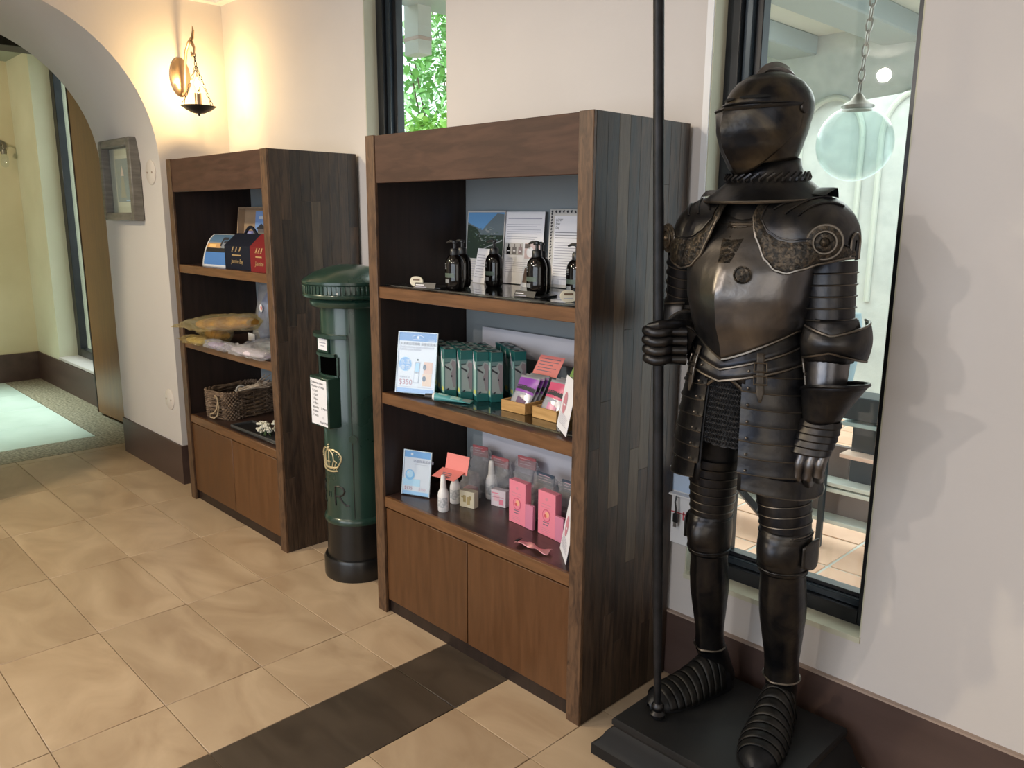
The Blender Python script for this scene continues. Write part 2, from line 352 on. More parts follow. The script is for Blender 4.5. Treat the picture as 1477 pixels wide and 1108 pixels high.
# baseboards
HB = .225
b = B(); b.box(-1.39, 1.2, -.014, 0, 0, HB - .006); b.use(cap_m).box(-1.39, 1.2, -.015, 0, HB - .006, HB); b.mats[0:0] = []
b = B(); b.use(base_m).box(W1 + .1, 1.2, -.014, 0, 0, HB - .006); b.use(cap_m).box(W1 + .1, 1.2, -.015, 0, HB - .006, HB)
struct(b.build('baseboard_back'), 'dark brown baseboard below the pale wall')
b = B(); b.use(base_m).box(XF, XC + .012, YJ - .012, YJ, 0, HB); b.box(XC, XC + .012, YJ, -.0, 0, HB); b.box(XC, -2.6, -.012, 0, 0, HB)
struct(b.build('baseboard_left'), 'dark brown baseboard around the arch pier')
# arch wall: half opening profile in yz, extruded along x
AY, AZ, AR = -1.146, 1.78, .752
def arch_pts(n=72):
    return [(AY + AR * math.cos(PI * i / n), AZ + AR * math.sin(PI * i / n)) for i in range(n + 1)]
H = ZC + .1; YLF = 2 * AY - YJ - 1.2
b = B(); apts = arch_pts(); apts[0] = (YJ, AZ); apts[-1] = (2 * AY - YJ, AZ)
b.prism([(0, 0), (0, H), (YLF, H), (YLF, 0), (2 * AY - YJ, 0)] + apts[::-1] + [(YJ, 0)], 'yz', XF, XC)
for f in b.bm.faces:
    if len(f.verts) > 6: f.smooth = False
struct(b.build('wall_left', plaster, sharp=.5), 'thick plaster wall with a round arch')
b = B(); b.box(XC, 1.2, -3.6, .0, ZC, ZC + .06); struct(b.build('ceiling', ceil_m), 'plain pale ceiling')
b = B(); b.use(white_trim)
for d, z, z1 in ((.05, 2.607, 2.64), (.035, 2.64, ZC)):
    b.box(XC, XC + d, -3.0, 0, z, z1); b.box(XC + d, 1.2, -d, 0, z, z1)
struct(b.build('trim_5'), 'white cornice under the ceiling')
# ceiling beams of the hall (seen only in reflections)
for i, xx in enumerate((-3.4, -1.6, .2)):
    b = B(); b.box(xx, xx + .12, -3.6, -.06, ZC - .1, ZC - .002, .005); struct(b.build('trim_%d' % (6 + i), wood_dark))
# rest of the hall shell, behind and beside the camera
b = B(); b.box(XC - .9, 3.2, -5.75, -5.6, 0, ZC); b.box(3.05, 3.2, -5.6, .2, 0, ZC); b.box(1.2, 3.05, 0, T, 0, ZC); b.box(XC - .15, XC, -5.6, 2 * AY - YJ - 1.2, 0, ZC)
struct(b.build('wall_hall', plaster), 'remaining plaster walls of the hall')
b = B(); b.box(XC, 3.05, -5.6, -3.3, -.06, -.004); b.box(.9, 3.05, -3.3, 0, -.06, -.004); struct(b.build('floor', tile_m), 'floor of the rest of the hall')
b = B(); b.box(XC, 3.05, -5.6, -3.6, ZC, ZC + .06); b.box(1.2, 3.05, -3.6, 0, ZC, ZC + .06); struct(b.build('ceiling', ceil_m), 'ceiling of the rest of the hall')
b = B(); b.box(-8.5, XF + .0, -3.45, -3.3, 0, 3.0); struct(b.build('wall_far_left', far_plaster), 'near wall of the far room')
# far room shell
XB, YW = -8.36, -.117
FO = -7.7   # left edge of far window opening
b = B(); b.box(XB - .1, XB, -3.3, .3, 0, 3.0); struct(b.build('wall_far', far_plaster), 'cream wall of the far room')
b = B(); b.box(XB, FO, YW, .3, 0, 3.0); b.box(FO, -6.4, YW, .3, 0, .268); b.box(FO, -6.4, YW, .3, 2.95, 3.0); b.box(-6.4, XF, YW + .04, .3, 0, 3.0)
struct(b.build('wall_far_right', noisy(mat('far_teal_plaster', rough=.8), (.60, .58, .44), (.66, .64, .50), 2)), 'cream wall with a tall window in the far room')
b = B(); b.box(XB, -6.4, YW - .014, YW, 0, .255); b.box(XB, XB + .014, -3.3, YW, 0, .255); struct(b.build('baseboard_far', base_m))
b = B(); b.box(FO, -6.4, YW - .01, .12, .262, .285, .002); struct(b.build('trim_9', mat('pale_sill_stone', (.50, .44, .42), .35)), 'pale window sill in the far room')
b = B(); b.box(XB, XF, -3.3, .3, 2.80, 2.9); struct(b.build('ceiling', mat('far_ceiling_paint', (.38, .40, .32), .9)), 'greenish ceiling beyond the arch')
b = B(); b.box(-7.0, -6.75, -3.3, YW, 2.66, 2.80, .004); struct(b.build('trim_10', wood_dark), 'dark beam beyond the arch')
root = bpy.data.objects.new('window_3', None); COL.objects.link(root); root.location = (FO, .03, .285); struct(root)
b = B()
for q in ((0, .09, 0, 2.66), (1.2, 1.3, 0, 2.66), (.09, 1.2, 0, .07)): b.box(q[0], q[1], 0, .06, q[2], q[3], .003)
b.build('window_frame', frame_m, root)
b = B(); b.box(.085, 1.21, .03, .036, .06, 2.66); b.build('window_pane', glass_m, root)
# wooden door leaf in the far room
door = bpy.data.objects.new('door_1', None); COL.objects.link(door); door.location = (-6.50, -.20, .02); door.rotation_euler.z = math.radians(2.5); struct(door, 'brown veneered door leaf beyond the arch')
b = B(); b.box(0, 1.14, 0, .045, 0, 2.75, .003); b.build('door_leaf', noisy(mat('brown_door_veneer', rough=.3), (.17, .070, .022), (.22, .10, .036), 3, 4, (9, 9, 1), .3, rvar=(.25, .4)), door)
b = B(); b.box(-.018, 0, -.003, .048, 0, 2.75, .002); b.build('edge_strip', wood_dark, door)

# ================================================================== SHELF UNITS
def cabinet(x0, label, seed, staves=True):
    random.seed(seed)
    W = 1.036; D = .437; Ht = 1.775; th = .052
    root = thing('shelf_unit', label, 'shelf', (x0, -.455, 0))
    # side panels (thing > side_panel > stave)
    for side in (0, 1):
        xa = 0 if side == 0 else W - th
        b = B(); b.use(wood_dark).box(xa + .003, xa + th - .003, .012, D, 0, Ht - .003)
        sp = b.build('side_panel', None, root)
        b = B(); b.use(wood_edge).box(xa, xa + th, 0, .012, 0, Ht, .0015); b.build('edge_strip', None, sp)
        faces = [(xa + th - .003, xa + th)] if side == 1 else [(xa, xa + .003)]
        for (fa, fb) in faces:
            nst = 9; ww = (D - .012) / nst
            for k in range(nst):
                z = 0.; cuts = sorted(random.uniform(.2, 1.6) for _ in range(random.choice((1, 2, 2, 3))))
                zz = [0] + [c for i, c in enumerate(cuts) if i == 0 or c - cuts[i - 1] > .15] + [Ht]
                for a, c in zip(zz[:-1], zz[1:]):
                    q = B(); q.box(fa, fb, .012 + ww * k + .0003, .012 + ww * (k + 1) - .0003, a + .0003, c - .0003, .0004)
                    q.build('stave', stave_lt if random.random() < .16 else stave_m, sp)
    b = B(); b.box(th, W - th, .004, .03, 1.615, Ht - .002, .0015); b.build('top_rail', wood_rail, root)
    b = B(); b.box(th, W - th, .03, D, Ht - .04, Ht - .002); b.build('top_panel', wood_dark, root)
    b = B(); b.box(th, W - th, D - .02, D - .006, .07, Ht - .04); b.build('back_panel', back_m, root)
    for zt in (1.257, .872, .472):
        b = B(); b.use(wood_shelf).box(th, W - th, .02, D - .02, zt - .036, zt); sh = b.build('shelf', None, root)
        q = B(); q.box(th, W - th, .006, .02, zt - .04, zt + .0005, .0015); q.build('shelf_lip', wood_lip, sh)
    mid = th + (W - 2 * th) / 2
    for (a, c) in ((th + .003, mid - .002), (mid + .002, W - th - .003)):
        q = B(); q.box(a, c, .010, .028, .055, .426, .0015); q.build('door', wood_door, root)
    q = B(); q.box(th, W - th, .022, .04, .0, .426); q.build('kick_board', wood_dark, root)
    return root
cab2 = cabinet(-2.4366, 'tall dark walnut shelf unit with toiletries, beside the suit of armour', 11)
cab1 = cabinet(-4.19, 'tall dark walnut shelf unit with basket, left of the green post box', 23)
# glass plates lying on shelves of the right unit
gl_top = see_through('smoky_shelf_glass', (.55, .62, .62), .02, None, 2.2)
for i, (zt, yy, lb) in enumerate(((1.2575, -.425, 'glass plate covering the top shelf under the black bottles'), (.8725, -.40, 'glass plate covering the middle shelf under the teal boxes'))):
    b = B(); b.box(-2.383, -1.45, yy, -.042, 0, .008, .001); o = b.build('glass_plate', gl_top, None, (0, 0, zt)); tag(o, lb, 'glass', )
ZS1, ZS2, ZS3 = 1.266, .881, .4725

# ================================================================== WALL ITEMS
def round_plate(loc, lb, r=.066):
    o = thing('outlet_cover', lb, 'cover plate', loc)
    b = B(); b.xf
    b.lathe([(0.001, 0), (r, 0), (r, .004), (r - .006, .008), (.001, .009)], n=32); b.xf(Matrix.Rotation(PI / 2, 4, 'X')); b.build('plate', mat('plate_paint', (.66, .60, .56), .5), o)
    for s in (-1, 1):
        b = B(); b.lathe([(.001, 0), (.005, 0), (.004, .003), (.001, .003)], n=10); b.xf(Matrix.Translation((s * .033, -.009, 0)) @ Matrix.Rotation(PI / 2, 4, 'X')); b.build('screw', cap_m, o)
round_plate((-4.56, YJ, 1.728), 'round blank cover plate on the arch pier beside the framed picture')
round_plate((-4.555, YJ, .475), 'round blank cover plate low on the arch pier above the baseboard', .06)
# framed lighthouse picture
pf = thing('framed_picture', 'grey framed lighthouse picture hanging on the arch pier', 'picture', (-4.945, YJ, 1.695))
fw, fh, fd = .49, .45, .058
b = B(); t = .045
for (x0, x1, z0, z1) in ((-fw / 2, -fw / 2 + t, -fh / 2, fh / 2), (fw / 2 - t, fw / 2, -fh / 2, fh / 2), (-fw / 2 + t, fw / 2 - t, -fh / 2, -fh / 2 + t), (-fw / 2 + t, fw / 2 - t, fh / 2 - t, fh / 2)): b.box(x0, x1, -fd, 0, z0, z1, .006)
b.build('frame', noisy(mat('grey_washed_wood', rough=.5), (.13, .12, .105), (.20, .185, .165), 10, stretch=(1, 1, 6)), pf)
b = B(); quad(b, mat('mat_board', (.62, .60, .48), .7), -fw / 2 + t, fw / 2 - t, -fh / 2 + t, fh / 2 - t, .012)
quad(b, mat('mat_board_inner', (.70, .68, .56), .7), -.135, .135, -.145, .14, .014); b.build('mount', None, pf)
b = B(); quad(b, mat('print_grey_blue', (.16, .25, .32), .5), -.105, .105, -.12, .12, .016)
b.use(mat('print_tower_grey', (.30, .30, .26), .6)).poly([(-.048, -.0175, -.095), (.035, -.0175, -.095), (.012, -.0175, .02), (-.022, -.0175, .02)])
b.use(mat('print_pale_pink', (.78, .60, .56), .6)).poly([(-.03, -.0178, .025), (.022, -.0178, .025), (-.002, -.0178, .085)])
quad(b, sky_p, .03, .10, -.115, -.108, .0178); b.build('print', None, pf)
b = B(); b.box(-fw / 2 + t, fw / 2 - t, -.022, -.0195, -fh / 2 + t, fh / 2 - t); b.build('glass', clear_m, pf)
# sconce
sc = thing('wall_sconce', 'wall sconce with a lit candle bulb in a hanging iron bowl', 'lamp', (XC, -.25, 2.215))
b = B(); b.lathe([(.001, 0), (.048, 0), (.055, .006), (.05, .014), (.03, .02), (.001, .022)], n=32, sy=1.0)
b.xf(Matrix.Diagonal((1, 1, 1.8, 1)) @ Matrix.Rotation(PI / 2, 4, 'Y')); b.build('backplate', brass, sc)
b = B(); arc = [(.02, 0, -.085), (.05, 0, -.08), (.062, 0, -.02), (.072, 0, .05), (.10, 0, .12), (.14, 0, .155), (.175, 0, .15), (.198, 0, .12), (.19, 0, .09), (.168, 0, .085), (.16, 0, .105)]
b.tube(arc, [.008] * 7 + [.007, .006, .005, .004]); b.build('arm', brass, sc)
b = B(); b.tube([(.15, 0, .155), (.185, 0, .17), (.20, 0, .20), (.192, 0, .225)], [.010, .009, .006, .001]); b.build('finial', brass, sc)
b = B()
ZBW = -.165
def chain(b, p0, p1, n, r=.0016, l=None):
    p0 = Vector(p0); p1 = Vector(p1); d = (p1 - p0); L = d.length / n; dn = d.normalized()
    s1 = dn.cross(Vector((0, 1, .2))).normalized(); s2 = dn.cross(s1)
    for i in range(n):
        c = p0 + d * ((i + .5) / n); s = s1 if i % 2 else s2
        b.tube([c + dn * L * .62 * math.cos(a) + s * L * .26 * math.sin(a) for a in [2 * PI * k / 8 for k in range(8)]], r, 5, closed=True)
for a in (0, 2 * PI / 3, 4 * PI / 3): chain(b, (.205, 0, .03), (.205 + .082 * math.cos(a + .5), .082 * math.sin(a + .5), ZBW), 9)
chain(b, (.19, 0, .10), (.205, 0, .03), 3, .002); b.build('chain', iron, sc)
b = B(); b.lathe([(.001, -.048), (.006, -.044), (.006, -.036), (.03, -.032), (.06, -.018), (.085, 0), (.088, .001), (.08, .001), (.055, -.014), (.001, -.028)], (.205, 0, ZBW), 32); b.build('bowl', iron, sc)
b = B(); b.lathe([(.02, -.02), (.022, -.005), (.017, 0), (.017, .065), (.012, .068)], (.205, 0, ZBW), 20); b.build('candle_sleeve', brass, sc)
b = B(); b.lathe([(.008, .066), (.013, .08), (.016, .10), (.013, .125), (.006, .15), (.001, .165)], (.205, 0, ZBW), 16); bu = b.build('bulb', see_through('clear_bulb_glass', (.98, .97, .94), .02), sc)
b = B(); b.lathe([(.002, .085), (.006, .095), (.006, .125), (.002, .14)], (.205, 0, ZBW), 10); b.build('filament', mat('lit_filament', (1, .9, .7), .4, emis=(1, .74, .36), es=25), sc)
po.location = (XC + .205, -.25, 2.215 + ZBW + .115); bu.visible_shadow = True
pl.shadow_soft_size = .022
# far room sconce
fs_ = thing('wall_lamp', 'small wall lamp with an upturned clear glass, far room wall', 'lamp', (XB, -.235, 2.09))
b = B(); b.lathe([(.001, 0), (.05, 0), (.048, .012), (.001, .014)], n=20); b.xf(Matrix.Rotation(PI / 2, 4, 'Y')); b.build('backplate', mat('tarnished_nickel', (.25, .23, .20), .4, .8), fs_)
b = B(); b.tube([(.01, 0, 0), (.07, 0, .02), (.10, 0, 0), (.10, 0, -.04)], .008); b.lathe([(.022, -.075), (.024, -.04), (.01, -.035)], (.10, 0, 0), 16); b.build('arm', MATS['tarnished_nickel'], fs_)
b = B(); b.lathe([(.018, -.075), (.032, -.10), (.034, -.15), (.026, -.18), (.001, -.19)], (.10, 0, 0), 18, cap=False); b.build('glass_bulb', clear_m, fs_)
# white shallow box by the window with a hanging usb cable
wb = thing('wall_box', 'white shallow box on the wall between shelf unit and armour', 'box', (-1.375, -.006, .47))
b = B(); b.use(white_trim)
b.box(-.065, .075, -.012, 0, 0, .17, .001); 
for q in ((-.06, -.052, .17, .255), (.08, .088, .17, .255)): b.box(q[0], q[1], -.032, 0, q[2], q[3], .001)
b.box(-.06, .088, -.032, 0, .255, .262, .001); b.box(-.06, .088, -.032, 0, .166, .172, .001); b.box(-.06, .088, -.006, 0, .17, .26); b.build('housing', None, wb)
b = B(); quad(b, mat('pale_blue_card', (.50, .62, .80), .5), -.03, .08, .176, .25, .008); b.build('card', None, wb)
b = B(); 
for q in ((-.03, -.026, .09, .12), (-.026, .03, .103, .107), (.018, .024, .085, .112), (.03, .034, .09, .115)): quad(b, red_p, q[0], q[1], q[2], q[3], .0135)
b.build('red_marking', None, wb)
uc = thing('usb_cable', 'black cable with a usb plug dangling from the white wall box', 'cable', (-1.372, -.036, .638))
b = B(); b.tube([(0, .0, 0), (.0, -.006, -.02), (.002, -.003, -.045), (.0, 0, -.06)], .0028); b.build('cord', black_card, uc)
b = B(); b.box(-.009, .009, -.005, .005, -.09, -.06, .002); b.build('plug', black_card, uc)
b = B(); b.box(-.0065, .0065, -.0035, .0035, -.106, -.09, .0005); b.build('metal_tip', mat('usb_steel', (.6, .6, .6), .3, .9), uc)

# ================================================================== GREEN POST BOX
px_, py_ = -2.79, -.31
pb = thing('post_box', 'dark green round-capped post box with black foot between the two shelf units', 'post box', (px_, py_, 0))
b = B(); b.lathe([(.001, 0), (.142, 0), (.144, .008), (.144, .078), (.138, .09), (.128, .092), (.128, .25), (.001, .25)], n=48); b.build('foot', black_p, pb)
b = B(); b.lathe([(.001, .248), (.134, .248), (.136, .256), (.134, .268), (.127, .275), (.125, .30), (.125, 1.035), (.121, 1.045), (.121, 1.15), (.001, 1.15)], n=64); body = b.build('body', green_p, pb)
b = B(); b.lathe([(.001, 1.15), (.150, 1.15), (.158, 1.158), (.160, 1.172), (.150, 1.182), (.176, 1.186), (.184, 1.190), (.186, 1.198), (.182, 1.203), (.182, 1.238), (.187, 1.243), (.187, 1.252), (.178, 1.26), (.14, 1.284), (.09, 1.302), (.04, 1.312), (.001, 1.314)], n=64); cap = b.build('cap', green_p, pb)
b = B()
for i in range(64):
    a = 2 * PI * i / 64; q = Matrix.Rotation(a, 4, 'Z')
    b.box(.180, .186, -.0055, .0055, 1.205, 1.237, .001, q)
b.build('ribbing', green_p, cap)
def cyl_arc(b, r0, r1, a0, a1, z0, z1, n=20):
    pts = []
    def fn(u, v):
        a = math.radians(a0 + (a1 - a0) * u); k = [(r0, z0), (r1, z0), (r1, z1), (r0, z1)][int(round(v * 4)) % 4]
        return (k[0] * math.cos(a), k[0] * math.sin(a), k[1])
    b.surf(fn, n, 4, cv=True)
    for e in (a0, a1):
        a = math.radians(e); b.poly([(r * math.cos(a), r * math.sin(a), z) for r, z in ((r0, z0), (r1, z0), (r1, z1), (r0, z1))])
b = B(); cyl_arc(b, .12, .152, -140, -40, 1.030, 1.044); cyl_arc(b, .12, .142, -120, -62, .955, .967); b.build('hood', green_p, pb)
b = B(); cyl_arc(b, .1245, .1265, -120, -60, .875, .955); b.build('slot_shade_patch', mat('slot_shade_black', (.001, .001, .001), 1., spec=0.), pb)  # black patch on the solid body paints the shade inside the slot
b = B(); cyl_arc(b, .122, .134, -122, -58, .872, .880); cyl_arc(b, .122, .134, -60, -57, .88, .955); cyl_arc(b, .122, .134, -123, -120, .88, .955); b.build('slot_rim', green_p, pb)
b = B(); b.use(green_p).box(-.048, .034, -.1305, -.10, .968, 1.028, .001); quad(b, paper, -.040, .026, .978, 1.024, .1312)
quad(b, grey_ink, -.03, .018, 1.005, 1.009, .1316); quad(b, grey_ink, -.02, .01, .993, .997, .1316); b.build('label_holder', None, pb)
# notice case
b = B(); b.box(-.066, .070, -.162, -.10, .668, .874, .004); nc = b.build('notice_case', green_p, pb)
b = B(); quad(b, paper, -.058, .062, .676, .864, .1626); b.build('notice_sheet', None, nc)
b = B(); b.use(ink)
for t, x, z in (('Collection times', -.052, .845), ('Monday to Friday', -.052, .829), ('9.15am', -.044, .811), ('1.15pm', -.044, .794), ('3.30pm', -.044, .777), ('5.30pm', -.044, .760), ('Saturday', -.048, .743), ('5.30pm', .018, .743), ('9.00am', -.044, .726), ('7 noon', -.044, .709), ('Royal Mail', .006, .685)): b.text(t, .0135, x, z, .1632)
b.use(grey_ink).text('(1)', .0135, .022, .706, .1632); b.build('notice_text', None, nc)
# door seams, knob, crown, cypher
def onc(x, z, r=.1262): a = x / .125; return (r * math.sin(a), -r * math.cos(a), z)
b = B(); b.tube([onc(.115, z) for z in (.28, .6, 1.03)], .0012, 6); b.tube([(.121 * math.sin(.95), -.1215 * math.cos(.95), z) for z in (1.05, 1.14)], .0012, 6); b.build('door_seam', black_p, pb)
b = B(); b.lathe([(.001, 0), (.017, 0), (.017, .006), (.001, .006)], n=20); b.xf(Matrix.Translation(onc(.118, .62, .124)) @ Matrix.Rotation(.118 / .125, 4, 'Z') @ Matrix.Rotation(PI / 2, 4, 'X')); b.build('lock_cover', green_p, pb)
b = B(); b.use(gold_m)
def ctube(pts, r=.0022): b.tube([onc(x, z, .1265) for x, z in pts], r, 6)
CZ = .535
ctube([(-.05 + .1 * i / 10, CZ - .052 + .008 * math.cos((i - 5) / 5 * 1.5) * -1) for i in range(11)], .0034); ctube([(-.048 + .096 * i / 10, CZ - .038 - .006 * math.cos((i - 5) / 5 * 1.5)) for i in range(11)], .003)
for s in (-1, 1):
    ctube([(s * .048, CZ - .04), (s * .066, CZ - .01), (s * .068, CZ + .008), (s * .055, CZ + .024), (s * .03, CZ + .034), (0, CZ + .030)], .0034)
    ctube([(s * .020, CZ - .042), (s * .030, CZ - .01), (s * .026, CZ + .014), (s * .012, CZ + .028), (0, CZ + .030)], .003)
    ctube([(s * .034, CZ - .04), (s * .040, CZ - .022), (s * .034, CZ - .012), (s * .046, CZ - .02)], .0022)
ctube([(0, CZ - .042), (0, CZ + .028)], .003); ctube([(-.01, CZ - .02), (.01, CZ - .02)], .003)
for z, r in ((CZ + .040, .006), (CZ + .052, .004)): b.ball(onc(0, z, .127), r)
for i in range(9): b.ball(onc(-.044 + .011 * i, CZ - .046, .129), .003, n=6)
for s in (-1, 1):
    for k in range(6): t = k / 5; b.ball(onc(s * (.066 - .05 * t * t), CZ - .008 + .042 * t, .1295), .003, n=6)
b.build('crown_emblem', None, pb)
b = B(); b.use(black_p)
def S(pts, r=.0042): b.tube([onc(x, z, .1257) for x, z in pts], r, 6)
S([(.032, .332), (.030, .372), (.032, .414), (.052, .416), (.070, .410), (.076, .396), (.070, .382), (.055, .374), (.034, .372)]); S([(.050, .374), (.066, .350), (.082, .336), (.094, .334)])
for x in (-.012, .004): S([(x, .362), (x, .386)], .0022)
S([(-.036, .420), (-.058, .422), (-.070, .408), (-.068, .388), (-.058, .378), (-.04, .376)]); S([(-.058, .378), (-.074, .366), (-.074, .342), (-.06, .332), (-.036, .334)])
b.build('cypher_lettering', None, pb)

# ================================================================== SUIT OF ARMOUR
pt = thing('plinth', 'black stepped wooden plinth under the suit of armour', 'plinth', (-1.0, -.29, 0))
b = B()
def plr(o):  # outline offset outward
    return [(-1.238 - o, -.496 - o * .5), (-.765 + o, -.496 - o * .5), (-.765 + o, -.070), (-1.238 - o, -.070)]
prof = [(.045, 0.), (.055, .004), (.055, .036), (.046, .042), (.036, .05), (.018, .085), (-.002, .102), (-.002, .106), (.004, .110), (.004, .124), (.0, .130)]
def fn(u, v):
    o, z = prof[int(round(v * (len(prof) - 1)))]; p = plr(o)[int(round(u * 4)) % 4]
    return (p[0] + 1.0, p[1] + .29, z)
b.surf(fn, 4, len(prof) - 1, cu=True, capu=True); b.build('base', plinth_m, pt, sharp=.4)
CX, CY = -1.015, -.255
LOC = Vector((-1.02, -.28, .13))
suit = thing('suit_of_armour', 'life-size dark steel suit of armour with closed visor standing on the black plinth', 'armour', LOC)
def KB(b, name, mm=None, parent=None, **k):
    if parent is None: return b.build(name, mm, suit, loc=-LOC, **k)
    return b.build(name, mm, parent, **k)
def lerp(a, b, t): return a + (b - a) * t
def interp(tab, x):
    for (x0, *v0), (x1, *v1) in zip(tab[:-1], tab[1:]):
        if x <= x1: t = max(0, (x - x0) / (x1 - x0)); return [lerp(p, q, t) for p, q in zip(v0, v1)]
    return list(tab[-1][1:])
def smooth_interp(tab, x):
    for (x0, *v0), (x1, *v1) in zip(tab[:-1], tab[1:]):
        if x <= x1: t = min(1, max(0, (x - x0) / (x1 - x0))); t = t * t * (3 - 2 * t) * .5 + t * .5; return [lerp(p, q, t) for p, q in zip(v0, v1)]
    return list(tab[-1][1:])
TOR = [(1.14, .128, .112, .095), (1.20, .130, .132, .098), (1.26, .146, .158, .105), (1.32, .160, .168, .112), (1.38, .168, .160, .118), (1.44, .166, .136, .118), (1.49, .145, .104, .105), (1.53, .105, .074, .085), (1.56, .08, .066, .075)]
def ridge(a):  # peak along front centre
    d = abs(((a + PI / 2 + PI) % (2 * PI)) - PI); return math.exp(-d / .24)
def torso(a, z, off=0.):
    wx, df, db = smooth_interp(TOR, z); c, s = math.cos(a), math.sin(a); e = 2 / 2.35
    ry = df if s < 0 else db
    rg = .032 * ridge(a) * min(1, max(0, (1.50 - z) / .16))
    return Vector((CX + (wx + off) * math.copysign(abs(c) ** e, c), CY + (ry + off) * math.copysign(abs(s) ** e, s) - rg, z))
# breastplate front half, pointed lower edge
def bp_fn(u, v):
    a = -PI - .12 + (PI + .24) * u; d = abs(a + PI / 2)
    zb = 1.168 + .075 * min(1, (d / 1.25)) ** 1.0; zt = 1.505 + .022 * math.sin(min(PI / 2, d)) if d < 1.2 else 1.52 - (d - 1.2) * .12
    zt = min(zt, 1.51)
    return torso(a, lerp(zb, zt, v), .004)
b = B(); b.surf(bp_fn, 56, 26); bp = KB(b, 'breastplate', armor_hi, solid=.004, sharp=.9)
b = B(); b.tube([bp_fn(i / 56, 0) for i in range(57)], .0042, 6); KB(b, 'rolled_edge', armor_edge, bp)
b = B(); b.surf(lambda u, v: torso(-.12 + (PI + .24) * u, lerp(1.15, 1.52, v), .002), 30, 14); KB(b, 'backplate', armor, solid=.004)
# engraved centre band and small emblem on the chest
b = B(); b.surf(lambda u, v: torso(-PI / 2 + (u - .5) * .34 * (.35 + .65 * v), lerp(1.40, 1.50, v), .0065), 8, 12); KB(b, 'engraved_band', armor_rel, bp)
b = B(); b.lathe([(.001, 0), (.020, 0), (.021, .003), (.018, .004), (.016, .002), (.008, .003), (.001, .005)], n=24); M = Matrix.Translation(torso(-PI / 2 + .24, 1.375, .014)) @ Matrix.Rotation(.30, 4, 'Z') @ Matrix.Rotation(PI / 2, 4, 'X'); b.xf(M); KB(b, 'emblem', armor_rel, bp)
# upper chest plate + gorget
def lath2(b, prof, cx, cy, n=40, tilt=0.):
    k = len(prof) - 1
    def fn(u, v):
        rx, rf, rb, z = prof[min(k, int(round(v * k)))]; a = 2 * PI * u; s = math.sin(a); ry = rf if s < 0 else rb
        return (cx + rx * math.cos(a), cy + ry * s, z + tilt * s)
    b.surf(fn, n, k, cu=True)
b = B(); lath2(b, [(.135, .112, .10, 1.492), (.132, .108, .10, 1.498), (.118, .094, .092, 1.520), (.098, .078, .082, 1.545), (.085, .07, .075, 1.56)], CX, CY, 44, .006); KB(b, 'upper_chest_plate', armor_hi, solid=.003)
b = B(); b.tube([(CX + .128 * math.cos(a), CY + .112 * math.sin(a) - .002, 1.494 + .006 * math.sin(a)) for a in [PI + PI * k / 30 for k in range(31)]], .0035, 6); KB(b, 'chest_rim', armor_edge)
b = B(); lath2(b, [(.150, .124, .11, 1.548), (.152, .126, .112, 1.552), (.132, .106, .10, 1.566), (.104, .086, .088, 1.588), (.086, .078, .078, 1.606), (.080, .075, .074, 1.618), (.076, .07, .07, 1.64)], CX, CY, 48, .010); go = KB(b, 'gorget', armor, solid=.003)
b = B(); b.tube([(CX + .151 * math.cos(a), CY + (.125 if math.sin(a) < 0 else .111) * math.sin(a), 1.549 + .010 * math.sin(a)) for a in [2 * PI * k / 48 for k in range(48)]], .004, 6, closed=True); KB(b, 'gorget_rim', armor_edge, go)
b = B()
for k in range(34):
    a = 2 * PI * k / 34; p0 = Vector((CX + .100 * math.cos(a), CY + .088 * math.sin(a), 1.598 + .004 * math.sin(a))); a2 = a + .16
    b.tube([p0 + Vector((0, 0, -.006)), p0 + Vector((.003 * math.cos(a), .003 * math.sin(a), .0)), Vector((CX + .099 * math.cos(a2), CY + .087 * math.sin(a2), 1.610 + .004 * math.sin(a2)))], .0036, 5)
KB(b, 'roped_collar', armor, go, stuff=True)
# helmet, head turned a little to its right
HX, HY = CX - .004, CY - .002
HEL = [(1.595, .056, .058, .058), (1.63, .066, .074, .070), (1.67, .080, .090, .084), (1.71, .091, .102, .096), (1.755, .099, .113, .106), (1.775, .098, .111, .106), (1.795, .092, .102, .099), (1.815, .077, .085, .083), (1.832, .054, .060, .058), (1.842, .026, .028, .026), (1.846, .002, .002, .002)]
def hel(a, z, off=0):
    rx, rf, rb = smooth_interp(HEL, z); s = math.sin(a); ry = rf if s < 0 else rb
    return Vector((HX + (rx + off) * math.cos(a), HY + (ry + off) * s, z))
HR = Matrix.Translation((HX, HY, 0)) @ Matrix.Rotation(-.22, 4, 'Z') @ Matrix.Translation((-HX, -HY, 0))
zz = [1.595 + (1.846 - 1.595) * math.sin(PI / 2 * i / 26) for i in range(27)]
b = B(); b.surf(lambda u, v: hel(2 * PI * u, zz[int(round(v * 26))]), 44, 26, cu=True); b.xf(HR); sk = KB(b, 'helmet_skull', armor_helm)
# comb
b = B()
def comb(u, v):
    t = lerp(-.62, .95, u); y = .012 + .100 * math.sin(t * 1.2); zc = 1.752 + .094 * math.cos(t * 1.2) ** .8; h = .022 * max(0, (1 - ((t - .16) / .79) ** 2)) ** .7
    k = v * 2 * PI; return (HX + .013 * math.cos(k) * (1 if math.sin(k) < .2 else .45), HY + y, zc - .006 + (h + .008) * (.5 + .5 * math.sin(k)))
b.surf(comb, 24, 10, cv=True); b.xf(HR); KB(b, 'comb', armor_hi, sk)
